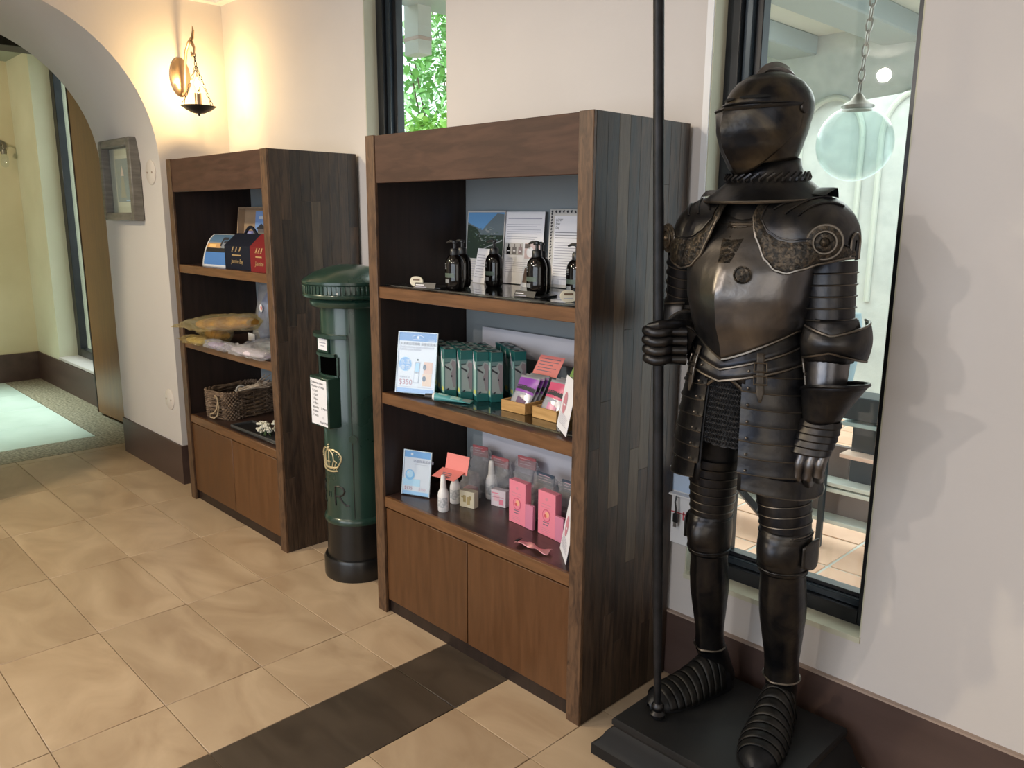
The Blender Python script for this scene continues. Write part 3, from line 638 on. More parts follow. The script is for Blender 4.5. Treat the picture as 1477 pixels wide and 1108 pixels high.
# visor
def vis(u, v, off=.0):
    a = lerp(-PI / 2 - 1.50, -PI / 2 + 1.50, u); d = abs(a + PI / 2)
    zt = 1.760 - .010 * math.cos(d); zb = 1.606 + .105 * (d / 1.5) ** 2.2; z = lerp(zb, zt, v)
    rx, rf, rb = smooth_interp(HEL, max(z, 1.60)); bul = math.sin(PI * min(1, max(0, (z - 1.585) / .19))) ** .7
    prow = .034 * math.exp(-d / .34) * bul + .020 * bul * math.cos(d * .9)
    return Vector((HX + (rx + .008 + .008 * bul + off) * math.cos(a), HY + (rf + .007 + off) * math.sin(a) - prow, z))
b = B(); b.surf(vis, 56, 22); b.xf(HR); vi = KB(b, 'visor', armor_helm, solid=.004, sharp=1.)
b = B(); b.tube([vis(i / 56, 1, .002) for i in range(57)], .0045, 6);  b.xf(HR); KB(b, 'visor_edge', armor, vi)
def hslit(a0, a1, z, nm='eye_slit_shade'):
    b = B(); b.surf(lambda u, v: hel(lerp(a0, a1, u), z + .0075 * (v - .5) * math.sin(PI * min(.97, max(.03, u))) ** .4, .0030), 16, 2); b.xf(HR); KB(b, nm, mat('slit_shade_black', (.001, .001, .001), .9), sk)  # near-black strip laid on the closed skull, slit shade put in as colour
hslit(-PI / 2 - .66, -PI / 2 - .08, 1.7765); hslit(-PI / 2 + .08, -PI / 2 + .80, 1.7765)
b = B(); b.tube([hel(-PI / 2 - 1.5 + 3.0 * i / 40, 1.7635 + .002 * math.cos(i / 40 * PI), .004) for i in range(41)], .0032, 6); b.xf(HR); KB(b, 'brow_rim', armor, sk)
for s in (-1, 1):
    b = B(); b.lathe([(.001, 0), (.014, 0), (.013, .005), (.001, .008)], n=16); b.xf(HR @ Matrix.Translation((HX + s * .112, HY - .012, 1.752)) @ Matrix.Rotation(s * PI / 2, 4, 'Y')); KB(b, 'pivot_rivet', armor, vi)
# shoulders : one broad plate from the collar over the arm, lobed on the chest
ZF = [(0, 1.505), (.10, 1.452), (.22, 1.408), (.36, 1.384), (.50, 1.378), (.66, 1.388), (.82, 1.402), (1, 1.415)]
def pauldron(sx):
    def P(u, v, off=0.):
        x = .046 + (.186 + off) * u; k = 1. if u < .55 else math.sqrt(max(0, 1 - ((u - .55) / .451) ** 2))
        top = 1.45 + (lerp(.116, .094, u) + off) * (k if k > .02 else .02); ry = (lerp(.146, .112, u) + off) * k; rz = max(.002, top - 1.45)
        front = v >= .5; w = (v - .5) * 2 if front else (.5 - v) * 2
        ze = smooth_interp(ZF, u)[0] if front else lerp(1.46, 1.41, u)
        z = top - (top - ze) * (1 - math.cos(w * PI / 2))
        q = min(1, max(0, (z - 1.45) / rz)); y = (ry if front else ry * .88) * (1 - q ** 2.2) ** .5
        if front and z < 1.45: y += (1.45 - z) * .10 * k
        return Vector((CX + sx * x, CY - (y if front else -y), z))
    b = B(); b.surf(P, 30, 40); d = KB(b, 'pauldron', armor, solid=.004, sharp=1.2)
    b = B(); b.surf(lambda u, v: P(u, lerp(.87, .985, v), .003 + .0035 * math.sin(PI * v)), 44, 5); b.surf(lambda u, v: P(lerp(.0, .09, v), lerp(.60, .985, u), .003 + .003 * math.sin(PI * v)), 16, 4); KB(b, 'embossed_border', armor_rel, d)
    b = B(); b.use(armor_edge).tube([P(.0, .55 + .45 * i / 10, .002) for i in range(10)] + [P(i / 36, .995, .002) for i in range(37)], .0034, 6); KB(b, 'border_edge', None, d)
    b = B(); b.use(armor).tube([P(.10, .60 + .25 * i / 8, .004) for i in range(8)] + [P(.10 + .88 * i / 30, .86, .004) for i in range(31)], .0018, 6); KB(b, 'inner_edge', None, d)
    for q in (.20, .36, .52):
        b = B(); b.tube([P(q + .30 * i / 8, .74 - .22 * i / 8, .003) for i in range(9)], .0026, 6); KB(b, 'flute', armor, d)
    b = B(); b.tube([P(.99, .99 - .98 * i / 20, .002) for i in range(21)], .003, 6); KB(b, 'rim', armor_edge, d)
    b = B(); b.surf(lambda u, v: P(lerp(.10, .62, u), lerp(.40, .56, v), .006 + .016 * (1 - abs(2 * v - 1)) * (.35 + .65 * u)), 12, 6); KB(b, 'shoulder_ridge', armor, d)
    return d
pL = pauldron(1); pR = pauldron(-1)
def medallion(c, yaw, par, r=.038):
    b = B(); b.use(armor_rel).lathe([(.001, .0), (r, 0), (r, .006), (r * .6, .010), (r * .55, .008), (r * .3, .010), (r * .2, .015), (.001, .018)], n=32)
    b.use(armor_edge); b.tube([(r * .66 * math.cos(a), r * .66 * math.sin(a), .011) for a in [2 * PI * k / 30 for k in range(30)]], .0032, 6, closed=True); b.tube([(r * 1.02 * math.cos(a), r * 1.02 * math.sin(a), .004) for a in [2 * PI * k / 30 for k in range(30)]], .003, 6, closed=True)
    b.xf(Matrix.Translation(c) @ Matrix.Rotation(yaw, 4, 'Z') @ Matrix.Rotation(PI / 2 + .05, 4, 'X')); KB(b, 'medallion', None, par)
medallion((-.812, -.352, 1.452), .50, pL, .037); medallion((-1.225, -.350, 1.452), -.50, pR, .034)
# limb plates
def frame(p0, p1):
    d = (p1 - p0); L = d.length; d.normalize(); s = d.cross(Vector((0, 1, 0))) if abs(d.y) < .8 else d.cross(Vector((0, 0, 1))); s.normalize(); f = s.cross(d); return d, L, s, f
def lame_seg(b, p0, p1, r0, r1, e=1.0, flare=.10, a0=0, a1=360, n=28):
    b.use(armor)
    d, L, s, f = frame(p0, p1); full = abs(a1 - a0) >= 359
    prof = [(0, r0 * 1.01), (.55, lerp(r0, r1, .55) * 1.02), (.90, r1 * (1 + flare * .3)), (.95, r1 * (1 + flare * .75)), (1.0, r1 * (1 + flare * .75)), (1.03, r1 * (1 + flare * .3))]
    def fn(u, v):
        t, r = prof[int(round(v * 5))]; a = math.radians(lerp(a0, a1, u)); return p0 + d * L * t + s * r * math.cos(a) + f * r * e * math.sin(a)
    b.surf(fn, n, 5, cu=full); b.use(armor_edge).tube([fn(i / n, .8) for i in range(n)], .0014, 5, closed=True)
def limb(name, pts, radii, n, e=1., flare=.09, mm=None, par=None):
    """stack of overlapping lames along a polyline"""
    root = None; P = [Vector(p) for p in pts]; T = len(P) - 1
    def at(t):
        k = min(T - 1, int(t * T)); q = t * T - k; return P[k].lerp(P[k + 1], q), lerp(radii[k], radii[k + 1], q)
    b = B(); b.tube([at(i / 12)[0] for i in range(13)], [at(i / 12)[1] * .9 for i in range(13)], 20); root = KB(b, name, armor_blk, par)
    for i in range(n):
        p0, r0 = at(i / n); p1, r1 = at((i + 1) / n); b = B(); lame_seg(b, p0, p1, r0, r1, e, flare)
        KB(b, 'lame', mm or armor, root)
    return root
limb('upper_arm', [(-.840, -.255, 1.405), (-.831, -.255, 1.245)], [.060, .057], 6)
limb('upper_arm', [(-1.232, -.245, 1.41), (-1.262, -.205, 1.255)], [.056, .052], 6)
# elbows
def couter(c, ax, par=None, out=1):
    c = Vector(c); b = B()
    def fn(u, v):
        a = 2 * PI * u; z = lerp(-.052, .050, v); r = .056 + .012 * math.cos(z / .05 * PI / 2); return c + Vector((r * math.cos(a), r * math.sin(a), z))
    b.surf(fn, 28, 10, cu=True); k = KB(b, 'couter', armor, solid=.003)
    b = B()
    def wg(u, v):   # butterfly wing wrapping front and outside
        a = lerp(-2.1, .95, u) if out > 0 else lerp(-PI - .95, -PI + 2.1, u); w = .018 + .030 * abs(math.sin((u - .32) * 2.2)) ; r = .070 + .016 * u * (1 if out > 0 else 0) + .008 * math.cos(PI * (v - .5))
        return c + Vector((r * math.cos(a), r * math.sin(a), (v - .5) * 2 * w - .004))
    b.surf(wg, 26, 8); KB(b, 'couter_wing', armor, k, solid=.004)
    b = B(); b.tube([wg(i / 26, 0) for i in range(27)], .0036, 6); b.tube([wg(i / 26, 1) for i in range(27)], .0036, 6); KB(b, 'wing_edge', armor_edge, k)
couter((-.822, -.258, 1.225), None, None, 1); couter((-1.262, -.205, 1.235), None, None, -1)
b = B(); b.tube([(-.822, -.262, 1.19), (-.815, -.275, 1.13), (-.812, -.29, 1.06)], [.052, .047, .040], 26); KB(b, 'vambrace', armor_hi)
b = B(); b.tube([(-1.255, -.215, 1.225), (-1.205, -.29, 1.205), (-1.168, -.350, 1.193)], [.050, .047, .042], 26); KB(b, 'vambrace', armor)
# left gauntlet
cL = Vector((-.812, -.292, 1.03))
b = B()
def cuff(u, v):
    a = 2 * PI * u; t = v; out = .5 + .5 * math.cos(a + .35); r = lerp(.040, .050 + .060 * out ** 3, t ** 1.15); z = lerp(0, .072 + .034 * out, t)
    return cL + Vector((r * math.cos(a), r * math.sin(a) * .9, z))
b.surf(cuff, 36, 8, cu=True); cf = KB(b, 'gauntlet_cuff', armor, solid=.004)
b = B(); b.tube([cuff(i / 36, 1) for i in range(36)], .0048, 6, closed=True); KB(b, 'cuff_rim', armor, cf)
b = B()
def back_hand(u, v):
    a = 2 * PI * u; t = v; c = cL.lerp(Vector((-.824, -.318, .955)), t); st = .0035 * ((t * 5) % 1)
    return c + Vector(((.049 + .004 * math.sin(PI * t) + st) * math.cos(a), (.035 - .006 * t + st) * math.sin(a), .006 * (1 - t)))
b.surf(back_hand, 28, 20, cu=True, capu=True); hd = KB(b, 'gauntlet_hand', armor)
def finger(b, pts, r):
    P = [Vector(p) for p in pts]; Q = []; Rr = []
    for i in range(len(P) - 1):
        for k in range(4):
            t = k / 4; Q.append(P[i].lerp(P[i + 1], t)); Rr.append(r * (1.12, 1.0, .97, .94)[k] * (1 - .05 * i))
    Q.append(P[-1]); Rr.append(r * .6); b.tube(Q, Rr, 10)
for k, (dx, L) in enumerate(((-.030, .9), (-.010, 1.), (.011, .97), (.031, .8))):
    b = B(); x = -.826 + dx * 1.15; y = -.318 + .004 * k; z = .962
    finger(b, [(x, y, z), (x - .004, y - .010 , z - .036 * L), (x - .008, y - .006, z - .068 * L), (x - .014, y + .012, z - .088 * L), (x - .018, y + .034, z - .082 * L)], .0145); KB(b, 'finger', armor_hi, hd)
b = B(); finger(b, [(-.868, -.312, 1.005), (-.886, -.330, .975), (-.890, -.340, .945), (-.882, -.345, .910)], .0150); KB(b, 'thumb', armor_hi, hd)
# right gauntlet closed round the lance
LB = Vector((-1.154, -.406, .131)); LM = Vector((-1.190, -.428, 1.187)); LT = Vector((-1.246, -.448, 2.55))
def lance(z):
    return LB.lerp(LM, (z - LB.z) / (LM.z - LB.z)) if z < LM.z else LM + (LT - LM) * ((z - LM.z) / (LT.z - LM.z)) * Vector((1, 1, 1)).x
wc = Vector((-1.160, -.362, 1.190))
b = B()
def cuff2(u, v):
    a = 2 * PI * u; ax = Vector((.52, .83, .12)).normalized(); s = ax.cross(Vector((0, 0, 1))).normalized(); f = s.cross(ax)
    r = lerp(.038, .062, v); return wc + ax * (lerp(0, .062, v)) + s * r * math.cos(a) + f * r * .95 * math.sin(a)
b.surf(cuff2, 30, 6, cu=True)
def cuff3(u, v):
    a = 2 * PI * u; ax = Vector((-.46, .88, .10)).normalized(); s = ax.cross(Vector((0, 0, 1))).normalized(); f = s.cross(ax)
    r = lerp(.038, .060, v ** 1.3); return wc + ax * (lerp(0, .085, v)) + s * r * math.cos(a) + f * r * 1.05 * math.sin(a)
b = B(); b.surf(cuff3, 30, 6, cu=True); cf2 = KB(b, 'gauntlet_cuff', armor, solid=.004)
b = B(); b.tube([cuff3(i / 30, 1) for i in range(30)], .004, 6, closed=True); b.tube([cuff3(i / 30, .45) for i in range(30)], .0025, 6, closed=True); KB(b, 'cuff_rim', armor_edge, cf2)
b = B()
def palm(u, v):
    a = 2 * PI * u; c = wc.lerp(LM + Vector((.030, .020, 0)), v); rr = math.sin(PI * (.12 + .76 * v)) ** .5
    d = (LM + Vector((.030, .02, 0)) - wc).normalized(); s = d.cross(Vector((0, 0, 1))).normalized(); return c + s * .026 * rr * math.cos(a) + Vector((0, 0, .048 * rr * math.sin(a)))
b.surf(palm, 20, 10, cu=True, capu=True); hr = KB(b, 'gauntlet_hand', armor_blk)
for k in range(4):
    zc = LM.z + .034 - .0235 * k; p = lance(zc); Rr = .030 - .001 * abs(k - 1)
    pts = []
    for i in range(15):
        a = math.radians(20 - 245 * i / 14) ; pts.append(Vector((p.x + Rr * math.cos(a), p.y + Rr * math.sin(a), zc + .002 * math.sin(i)))) 
    pts = [Vector((p.x + .055, p.y + .040, zc))] + pts
    b = B(); b.tube(pts, [.0135 if i % 4 else .0150 for i in range(16)], 10); KB(b, 'finger', armor, hr)
b = B(); p = lance(LM.z + .05); b.tube([p + Vector((.040, .045, .0)), p + Vector((.035, .005, .004)), p + Vector((.018, -.024, .002)), p + Vector((-.010, -.027, -.004))], [.015, .014, .013, .009], 10); KB(b, 'thumb', armor, hr)
# waist, tassets, mail
TAS = [(1.25, .132, .118, .102), (1.20, .142, .132, .112), (1.14, .160, .148, .13), (1.05, .176, .156, .142), (.95, .190, .162, .150), (.82, .200, .166, .152)]
TAS = list(reversed(TAS))
def tas(a, z, off=0.):
    rx, rf, rb = interp(TAS, z); s = math.sin(a); return Vector((CX - .004 + (rx + off) * math.cos(a), CY + ((rf if s < 0 else rb) + off) * s, z))
fau = None
for k, (zt, zb, dip) in enumerate(((1.255, 1.205, .062), (1.222, 1.165, .050))):
    b = B()
    def fn(u, v):
        a = 2 * PI * u; d = abs(((a + PI / 2 + PI) % (2 * PI)) - PI); dp = dip * max(0, 1 - d / 1.35)
        return tas(a, lerp(zb, zt, v) - dp, .006 * (1 - v) + .003)
    b.surf(fn, 48, 4, cu=True); o = KB(b, 'fauld_lame', armor, solid=.004)
    b = B(); b.tube([fn(i / 48, 0) for i in range(48)], .0035, 6, closed=True); KB(b, 'lame_edge', armor_edge, o)
NL = 8
for side, (aa, ab) in (('L', (-71, 40)), ('R', (-103, -215))):
    a0, a1 = math.radians(aa), math.radians(ab); zs = [1.165 - i * (1.165 - .845) / NL for i in range(NL + 1)]
    b = B(); b.surf(lambda u, v: tas(lerp(a0, a1, u), lerp(1.17, .85, v), -.008), 24, 8); tr = KB(b, 'tasset', armor_blk, solid=.003)
    for i in range(NL):
        b = B(); b.use(armor)
        def fn(u, v):
            z0, z1 = zs[i] + .004, zs[i + 1]; d = .010 * math.sin(PI * u); t = (0, .6, .92, .98, 1.02)[int(round(v * 4))]; off = (.001, .002, .003, .0045, .002)[int(round(v * 4))]
            nar = 1 if i < NL - 1 else .94
            a = lerp(a0, a1, .5 + (u - .5) * nar); return tas(a, lerp(z0, z1, t) + (1 - u) * 0.012 - (.018 * math.sin(PI * u) if i == NL - 1 else d * .4), off)
        b.surf(fn, 26, 4); b.use(armor); b.use(armor_edge).tube([fn(q / 26, .8) for q in range(27)], .0016, 5); KB(b, 'lame', None, tr, solid=.0, sharp=.9)
    b = B()
    for uu in ((.05, .62) if side == 'L' else (.06, .6)):
        for i in range(1, NL): b.ball(tas(lerp(a0, a1, uu), zs[i] + .01 + (1 - uu) * .012, .010), .0035, n=6)
    KB(b, 'rivet', armor_edge, tr, stuff=True)
    for uu in ((.13, .50) if side == 'L' else (.15,)):      # buckled straps
        aS = lerp(a0, a1, uu); b = B(); b.surf(lambda u, v: tas(aS + (u - .5) * .11 * (1 if v < .8 else 1 - (v - .8) * 3.6), lerp(1.19, 1.075, v), .013), 4, 10); stp = KB(b, 'strap', noisy(mat('dark_leather', rough=.6), (.03, .022, .016), (.06, .045, .03), 40, bump=.3), tr, solid=.003)
        b = B()
        for zc in (1.158, 1.128):
            c = [tas(aS + dx, zc + dz, .018) for dx, dz in ((-.085, -.010), (.085, -.010), (.085, .010), (-.085, .010))]; b.tube(c, .0026, 6, closed=True)
        KB(b, 'buckle', armor_edge, tr)
b = B()
def skirt(u, v):
    a = 2 * PI * u; z = lerp(1.17, .945, v) + (.010 * abs(((u * 40) % 1) - .5) if v > .99 else 0); return tas(a, z, -.020 + .004 * math.sin(u * 60))
b.surf(skirt, 120, 14, cu=True); ms = KB(b, 'mail_skirt', mail_m)
b = B()
for i in range(13):
    for j in range(15):
        a = math.radians(-106 + 38 * (j + (i % 2) * .5) / 14); p = tas(a, 1.115 - .013 * i, -.0135); b.tube([p + Vector((.0055 * math.cos(t), -.002 * math.sin(t), .0065 * math.sin(t))) for t in [2 * PI * q / 7 for q in range(7)]], .0016, 4, closed=True)
KB(b, 'mail_rings', mail_m, ms, stuff=True)
b = B(); b.tube([tas(math.radians(lerp(-104, -70, i / 10)), 1.098 + .026 * math.sin(PI * i / 10), -.002) for i in range(11)], .004, 6); KB(b, 'fauld_arch_rim', armor_edge)
b = B(); b.surf(lambda u, v: tas(math.radians(lerp(-106, -68, u)), lerp(1.105 + .026 * math.sin(PI * u), 1.19, v), .0), 12, 4); KB(b, 'fauld_front_plate', armor, solid=.004)
# legs
def leg(hip, knee, ank, kr, nl):
    hip, knee, ank = Vector(hip), Vector(knee), Vector(ank)
    b = B(); b.tube([hip, hip.lerp(knee, .5), knee], [.074, .060, .046], 22); th = KB(b, 'cuisse', armor_blk)
    top = hip.lerp(knee, .28)
    pts = [top.lerp(knee + Vector((0, 0, .045)), i / nl) for i in range(nl + 1)]
    for i in range(nl):
        b = B(); lame_seg(b, pts[i], pts[i + 1], lerp(.069, kr, i / nl), lerp(.069, kr, (i + 1) / nl), 1.05, .05); KB(b, 'lame', armor, th)
    b = B()
    def kn(u, v):
        a = 2 * PI * u; z = lerp(.055, -.062, v); s = math.sin(a); r = kr * (.98 + .10 * math.cos(z / .06 * PI / 2)); fr = .020 * max(0, -s) ** 3 * math.cos(min(1, abs(z / .05)) * PI / 2)
        st = .0035 if abs(z) > .036 else 0
        return knee + Vector((r * math.cos(a), (r * 1.02 + fr + st) * s, z))
    b.surf(kn, 32, 20, cu=True); k = KB(b, 'poleyn', armor, solid=.003)
    b = B()
    for zq in (.046, -.046):
      b = B(); b.tube([knee + Vector((kr * 1.06 * math.cos(a), kr * 1.10 * math.sin(a), zq + .004 * math.sin(a))) for a in [2 * PI * q / 28 for q in range(28)]], .0026, 5, closed=True)
      KB(b, 'knee_rim', armor, k)
    b = B(); sx = 1 if knee.x > CX else -1
    b.surf(lambda u, v: knee + Vector((sx * (kr + .014 - .010 * (2 * u - 1) ** 2), .045 * (2 * u - 1) + .01, .040 * (2 * v - 1) * (1 - .35 * (2 * u - 1) ** 2))), 10, 8); KB(b, 'knee_wing', armor, k, solid=.005)
    k2 = knee + Vector((0, 0, -.045)); a2 = ank + Vector((0, 0, .02))
    prof = [(0, kr * .94), (.12, kr * .93), (.28, kr * .99), (.42, kr * .98), (.6, kr * .88), (.8, kr * .76), (.92, kr * .74), (1, kr * .80)]
    def gr(u, v):
        t, r = prof[int(round(v * 7))]; a = 2 * PI * u; s = math.sin(a); bulge = .008 * math.sin(PI * min(1, t * 1.5)) * max(0, s); c = k2.lerp(a2, t); rg = .006 * math.exp(-(((a - 1.5 * PI)) / .25) ** 2)
        return c + Vector((r * math.cos(a), (r + bulge + rg) * s, 0))
    b = B(); b.surf(gr, 36, 7, cu=True, capu=True); g = KB(b, 'greave', armor, sharp=1.1)
    b = B(); b.tube([gr(i / 30, 1) + Vector((0, 0, .004)) for i in range(30)], .0034, 5, closed=True); b.tube([gr(i / 30, 0.) for i in range(30)], .0026, 5, closed=True); KB(b, 'greave_rim', armor_edge, g)
leg((-1.108, -.252, .96), (-1.120, -.245, .655), (-1.142, -.172, .245), .0545, 7)
leg((-.925, -.255, .96), (-.900, -.245, .672), (-.922, -.155, .235), .0615, 6)
def sabaton(heel, toe, ank):
    heel, toe = Vector(heel), Vector(toe); d = (toe - heel); L = d.length; d.normalize(); s = Vector((-d.y, d.x, 0)); z0 = .132
    N = 9; P = [(-.06, .034, .07), (.0, .044, .098), (.14, .050, .118), (.27, .053, .108), (.40, .055, .086), (.52, .058, .070), (.64, .060, .060), (.76, .057, .052), (.88, .048, .042), (.97, .032, .030), (1.02, .008, .014)]
    def sec(t): return interp(P, t)
    b = B()
    def fn(u, v):
        t = lerp(-.06, 1.02, v); w, h = sec(t); a = PI * u; return heel + d * L * t + s * w * math.cos(a) + Vector((0, 0, z0 - heel.z + h * math.sin(a)))
    b.surf(fn, 16, 30); root = KB(b, 'sabaton', armor_blk)
    for i in range(N):
        t0, t1 = .10 + i * .085, .10 + (i + 1) * .085 + .010
        b = B()
        def fl(u, v):
            t = lerp(t0, t1, v); w, h = sec(t); a = PI * (.04 + .92 * u); o = .001 + .003 * v; return heel + d * L * t + s * (w + o) * math.cos(a) + Vector((0, 0, z0 - heel.z + (h + o) * math.sin(a)))
        b.surf(fl, 16, 3); KB(b, 'lame', armor_dk, root, solid=.002)
    b = B(); b.tube([heel + Vector((0, 0, z0 - heel.z + .02)), ank], [.040, .044], 20); KB(b, 'ankle_plate', armor, root)
    return root
sabaton((-1.122, -.125, .132), (-1.196, -.385, .132), Vector((-1.142, -.170, .27)))
sabaton((-.938, -.112, .132), (-.852, -.415, .132), Vector((-.922, -.155, .26)))
# lance
ln = thing('lance', 'long black pole held upright in the right gauntlet of the suit of armour', 'lance', LB)
b = B(); zs = [.0, .05, .12, .35, .7, 1.06]; b.tube([LB - LB + (lance(LB.z + z) - LB) for z in (.02, .07, .35, .7, 1.056)] + [lance(1.6) - LB, lance(2.1) - LB, LT - LB], [.011, .010, .0135, .0140, .0140, .0135, .0135, .013], 16); b.build('shaft', armor_blk, ln)
b = B(); b.lathe([(.001, 0), (.016, 0), (.022, .006), (.022, .014), (.014, .022), (.018, .03), (.018, .038), (.012, .046)], n=20); b.build('butt_cap', armor, ln)

# ================================================================== VERANDA BEYOND THE WINDOWS
vf = bpy.data.objects.new('floor', None); COL.objects.link(vf); struct(vf, 'terracotta tiled veranda floor outside the tall window')
b = B(); b.box(-4.1, .9, .2, 4.05, -.06, -.006); b.build('slab', mat('pale_grout', (.62, .66, .62), .7), vf)
terra = noisy(mat('terracotta_tile', rough=.6), (.72, .44, .30), (.82, .54, .38), 5, 4, rnd=.06)
protos.clear(); G = .008
def vt(x0, x1, y0, y1): put_tile(x0, x1, y0, y1, terra, 'terracotta_tile', vf, g=.008)
for i in range(13):
    for j in range(11):
        x1 = .62 - i * .336; y0 = .115 + j * .336
        if x1 - .336 > -3.75: vt(x1 - .336, x1, y0 + .09, y0 + .09 + .336)
stucco = noisy(mat('veranda_stucco', rough=.9), (.44, .47, .45), (.52, .55, .52), 8, 4, bump=.6, bscale=30)
b = B(); b.box(-7.0, .9, 4.05, 4.25, 0, 3.2); vw = b.build('wall_veranda', stucco); struct(vw, 'pale green white stucco wall of the veranda')
for i in range(5):
    b = B(); x = -4.1 + i * .62; b.use(mat('arch_moulding', (.50, .53, .47), .8)); b.tube([(x + .24 * math.cos(PI * k / 16), 4.04, 2.1 + .30 * math.sin(PI * k / 16)) for k in range(17)], .022, 8)
    b.tube([(x - .24, 4.04, .9), (x - .24, 4.04, 2.1)], .022, 8); b.tube([(x + .24, 4.04, .9), (x + .24, 4.04, 2.1)], .022, 8); struct(b.build('trim_%d' % (11 + i)), 'arched moulding on the veranda wall')
b = B(); b.box(-4.2, .9, .21, 4.25, 2.86, 2.94); struct(b.build('ceiling', mat('veranda_ceiling', (.56, .57, .50), .8)), 'pale veranda ceiling')
for i in range(6):
    b = B(); x = -4.1 + i * .78; b.box(x, x + .30, .24, 4.04, 2.72, 2.862, .01); struct(b.build('trim_%d' % (20 + i), mat('veranda_beam', (.30, .34, .33), .6)), 'grey green veranda ceiling beam')
# low slatted balustrade
vb = thing('balustrade', 'low balustrade with pale rails and black posts outside the tall window', 'balustrade', (-1.6, 1.45, 0))
pale = mat('pale_rail_paint', (.62, .66, .60), .5); dark = mat('blue_black_board', (.020, .028, .034), .5); mau = mat('mauve_brown_board', (.16, .125, .115), .6)
for z, x0, mm_ in ((.12, -1.0, pale), (.30, -1.0, pale), (.272, -1.0, pale), (.445, .13, mat('peach_rail', (.80, .56, .44), .5)), (.596, .13, mat('grey_blue_rail', (.32, .42, .42), .5))):
    b = B(); b.box(x0, 1.4, -.05, .05, z, z + .020, .003); b.build('rail', mm_, vb)
b = B(); b.box(.13, 1.4, -.055, .10, .63, .735, .004); b.build('cap_board', dark, vb)
b = B(); b.box(.15, 1.4, .03, .06, .46, .60); b.build('infill_board', dark, vb); 
b = B(); b.box(.15, 1.4, .034, .064, .32, .45); b.build('infill_board', dark, vb)
b = B(); b.box(-1.0, 1.4, .04, .07, .14, .28); b.build('infill_board', mau, vb)
b = B(); b.box(-1.0, .14, .042, .072, .31, .47); b.build('infill_board', mau, vb)
for x in (.075, -.50, 1.0):
    b = B(); b.box(x - .012, x + .012, -.075, -.05, 0, .62, .002); b.build('post', dark, vb)
b = B(); b.tube([(-.50, -.14, .36), (-.08, -.14, -.0 + .03)], .022, 4); b.build('diagonal_brace', frame_m, vb)
ur = thing('urn', 'blue grey stone urn standing on the veranda balustrade', 'urn', (-1.515, 1.46, .735))
b = B(); b.lathe([(.001, 0), (.052, 0), (.052, .012), (.045, .03), (.055, .11), (.062, .16), (.085, .18), (.088, .215), (.082, .23), (.072, .235), (.066, .30), (.056, .36), (.001, .362)], n=28); b.build('body', mat('blue_grey_stone', (.26, .34, .36), .7), ur)
b = B(); b.tube([(.088 * math.cos(a), .088 * math.sin(a), .20) for a in [2 * PI * k / 28 for k in range(28)]], .006, 6, closed=True); b.build('band', MATS['blue_grey_stone'], ur)
gl = thing('pendant_lantern', 'round glass pendant lantern hanging on a chain above the veranda', 'lamp', (-1.44, 1.2, 1.80))
b = B(); b.ball((0, 0, 0), .147, n=32); b.build('globe', see_through('green_tinted_glass', (.78, .85, .85), .2, None, 1.25), gl)
b = B(); b.lathe([(.06, .128), (.062, .145), (.03, .165), (.012, .19), (.001, .192)], n=20); b.build('crown_cap', MATS['tarnished_nickel'], gl)
b = B(); chain(b, (0, 0, .19), (.05, 0, .92), 16, .004); b.build('chain', MATS['tarnished_nickel'], gl)
for i, (x, y) in enumerate(((-2.72, 3.3), (-2.55, 2.6))):
    dl = thing('downlight', ('round white downlight in the veranda ceiling, farther one' if i == 0 else 'round white downlight in the veranda ceiling, nearer one'), 'ceiling light', (x, y, 2.86))
    b = B(); b.lathe([(.001, -.012), (.05, -.012), (.07, 0)], n=24, cap=False); b.build('diffuser', mat('lit_diffuser', (1, 1, 1), .5, emis=(.9, .92, 1.), es=9), dl)
    b = B(); b.lathe([(.07, 0), (.085, -.004), (.085, 0)], n=24, cap=False); b.build('rim', white_trim, dl)
# shrubs beyond the narrow window
gnd = B(); gnd.box(-9.5, -3.9, .35, 6.5, -.2, -.05); struct(gnd.build('ground', noisy(mat('garden_soil', rough=.9), (.12, .10, .06), (.2, .2, .1), 6)), 'garden soil outside the narrow window')
leafm = [noisy(mat('leaf_green_%s' % n, c1, .45), c1, c2, 3, rnd=.0) for n, c1, c2 in (('bright', (.26, .52, .08), (.42, .68, .18)), ('mid', (.16, .40, .08), (.30, .56, .18)), ('pale', (.40, .62, .28), (.58, .74, .46)))]
def shrub(loc, h, r, n, lm, lb, name='garden_shrub', size=.075):
    o = thing(name, lb, 'shrub', loc, 0, None)
    b = B(); 
    for k in range(5):
        a = random.uniform(0, 6.28); b.tube([(0, 0, 0), (r * .2 * math.cos(a), r * .2 * math.sin(a), h * .4), (r * .5 * math.cos(a), r * .5 * math.sin(a), h * .85)], [.022, .015, .006], 6)
    b.build('stem', mat('shrub_bark', (.12, .08, .05), .9), o)
    b = B(); b.keep = True
    for k in range(n):
        a = random.uniform(0, 6.28); rr = r * random.random() ** .5; z = random.uniform(.08, 1.) * h; rr *= math.sin(PI * min(1, .18 + .78 * z / h)) ** .6
        c = Vector((rr * math.cos(a), rr * math.sin(a), z)); d = Vector((random.gauss(0, 1), random.gauss(0, 1), random.gauss(0, .7))).normalized(); s = d.cross(Vector((0, 0, 1)) + d * .1).normalized(); L = size * random.uniform(.7, 1.5); wd = L * .24
        up = d.cross(s) * L * .12
        b.poly([c, c + d * L * .35 + s * wd - up, c + d * L * .75 + s * wd * .8 - up, c + d * L, c + d * L * .75 - s * wd * .8 - up, c + d * L * .35 - s * wd - up])
    f = b.build('foliage', lm, o, stuff=True)
shrub((-4.75, 1.75, -.05), 2.25, .70, 2600, leafm[0], 'bright green broad-leaved shrub close outside the narrow window')
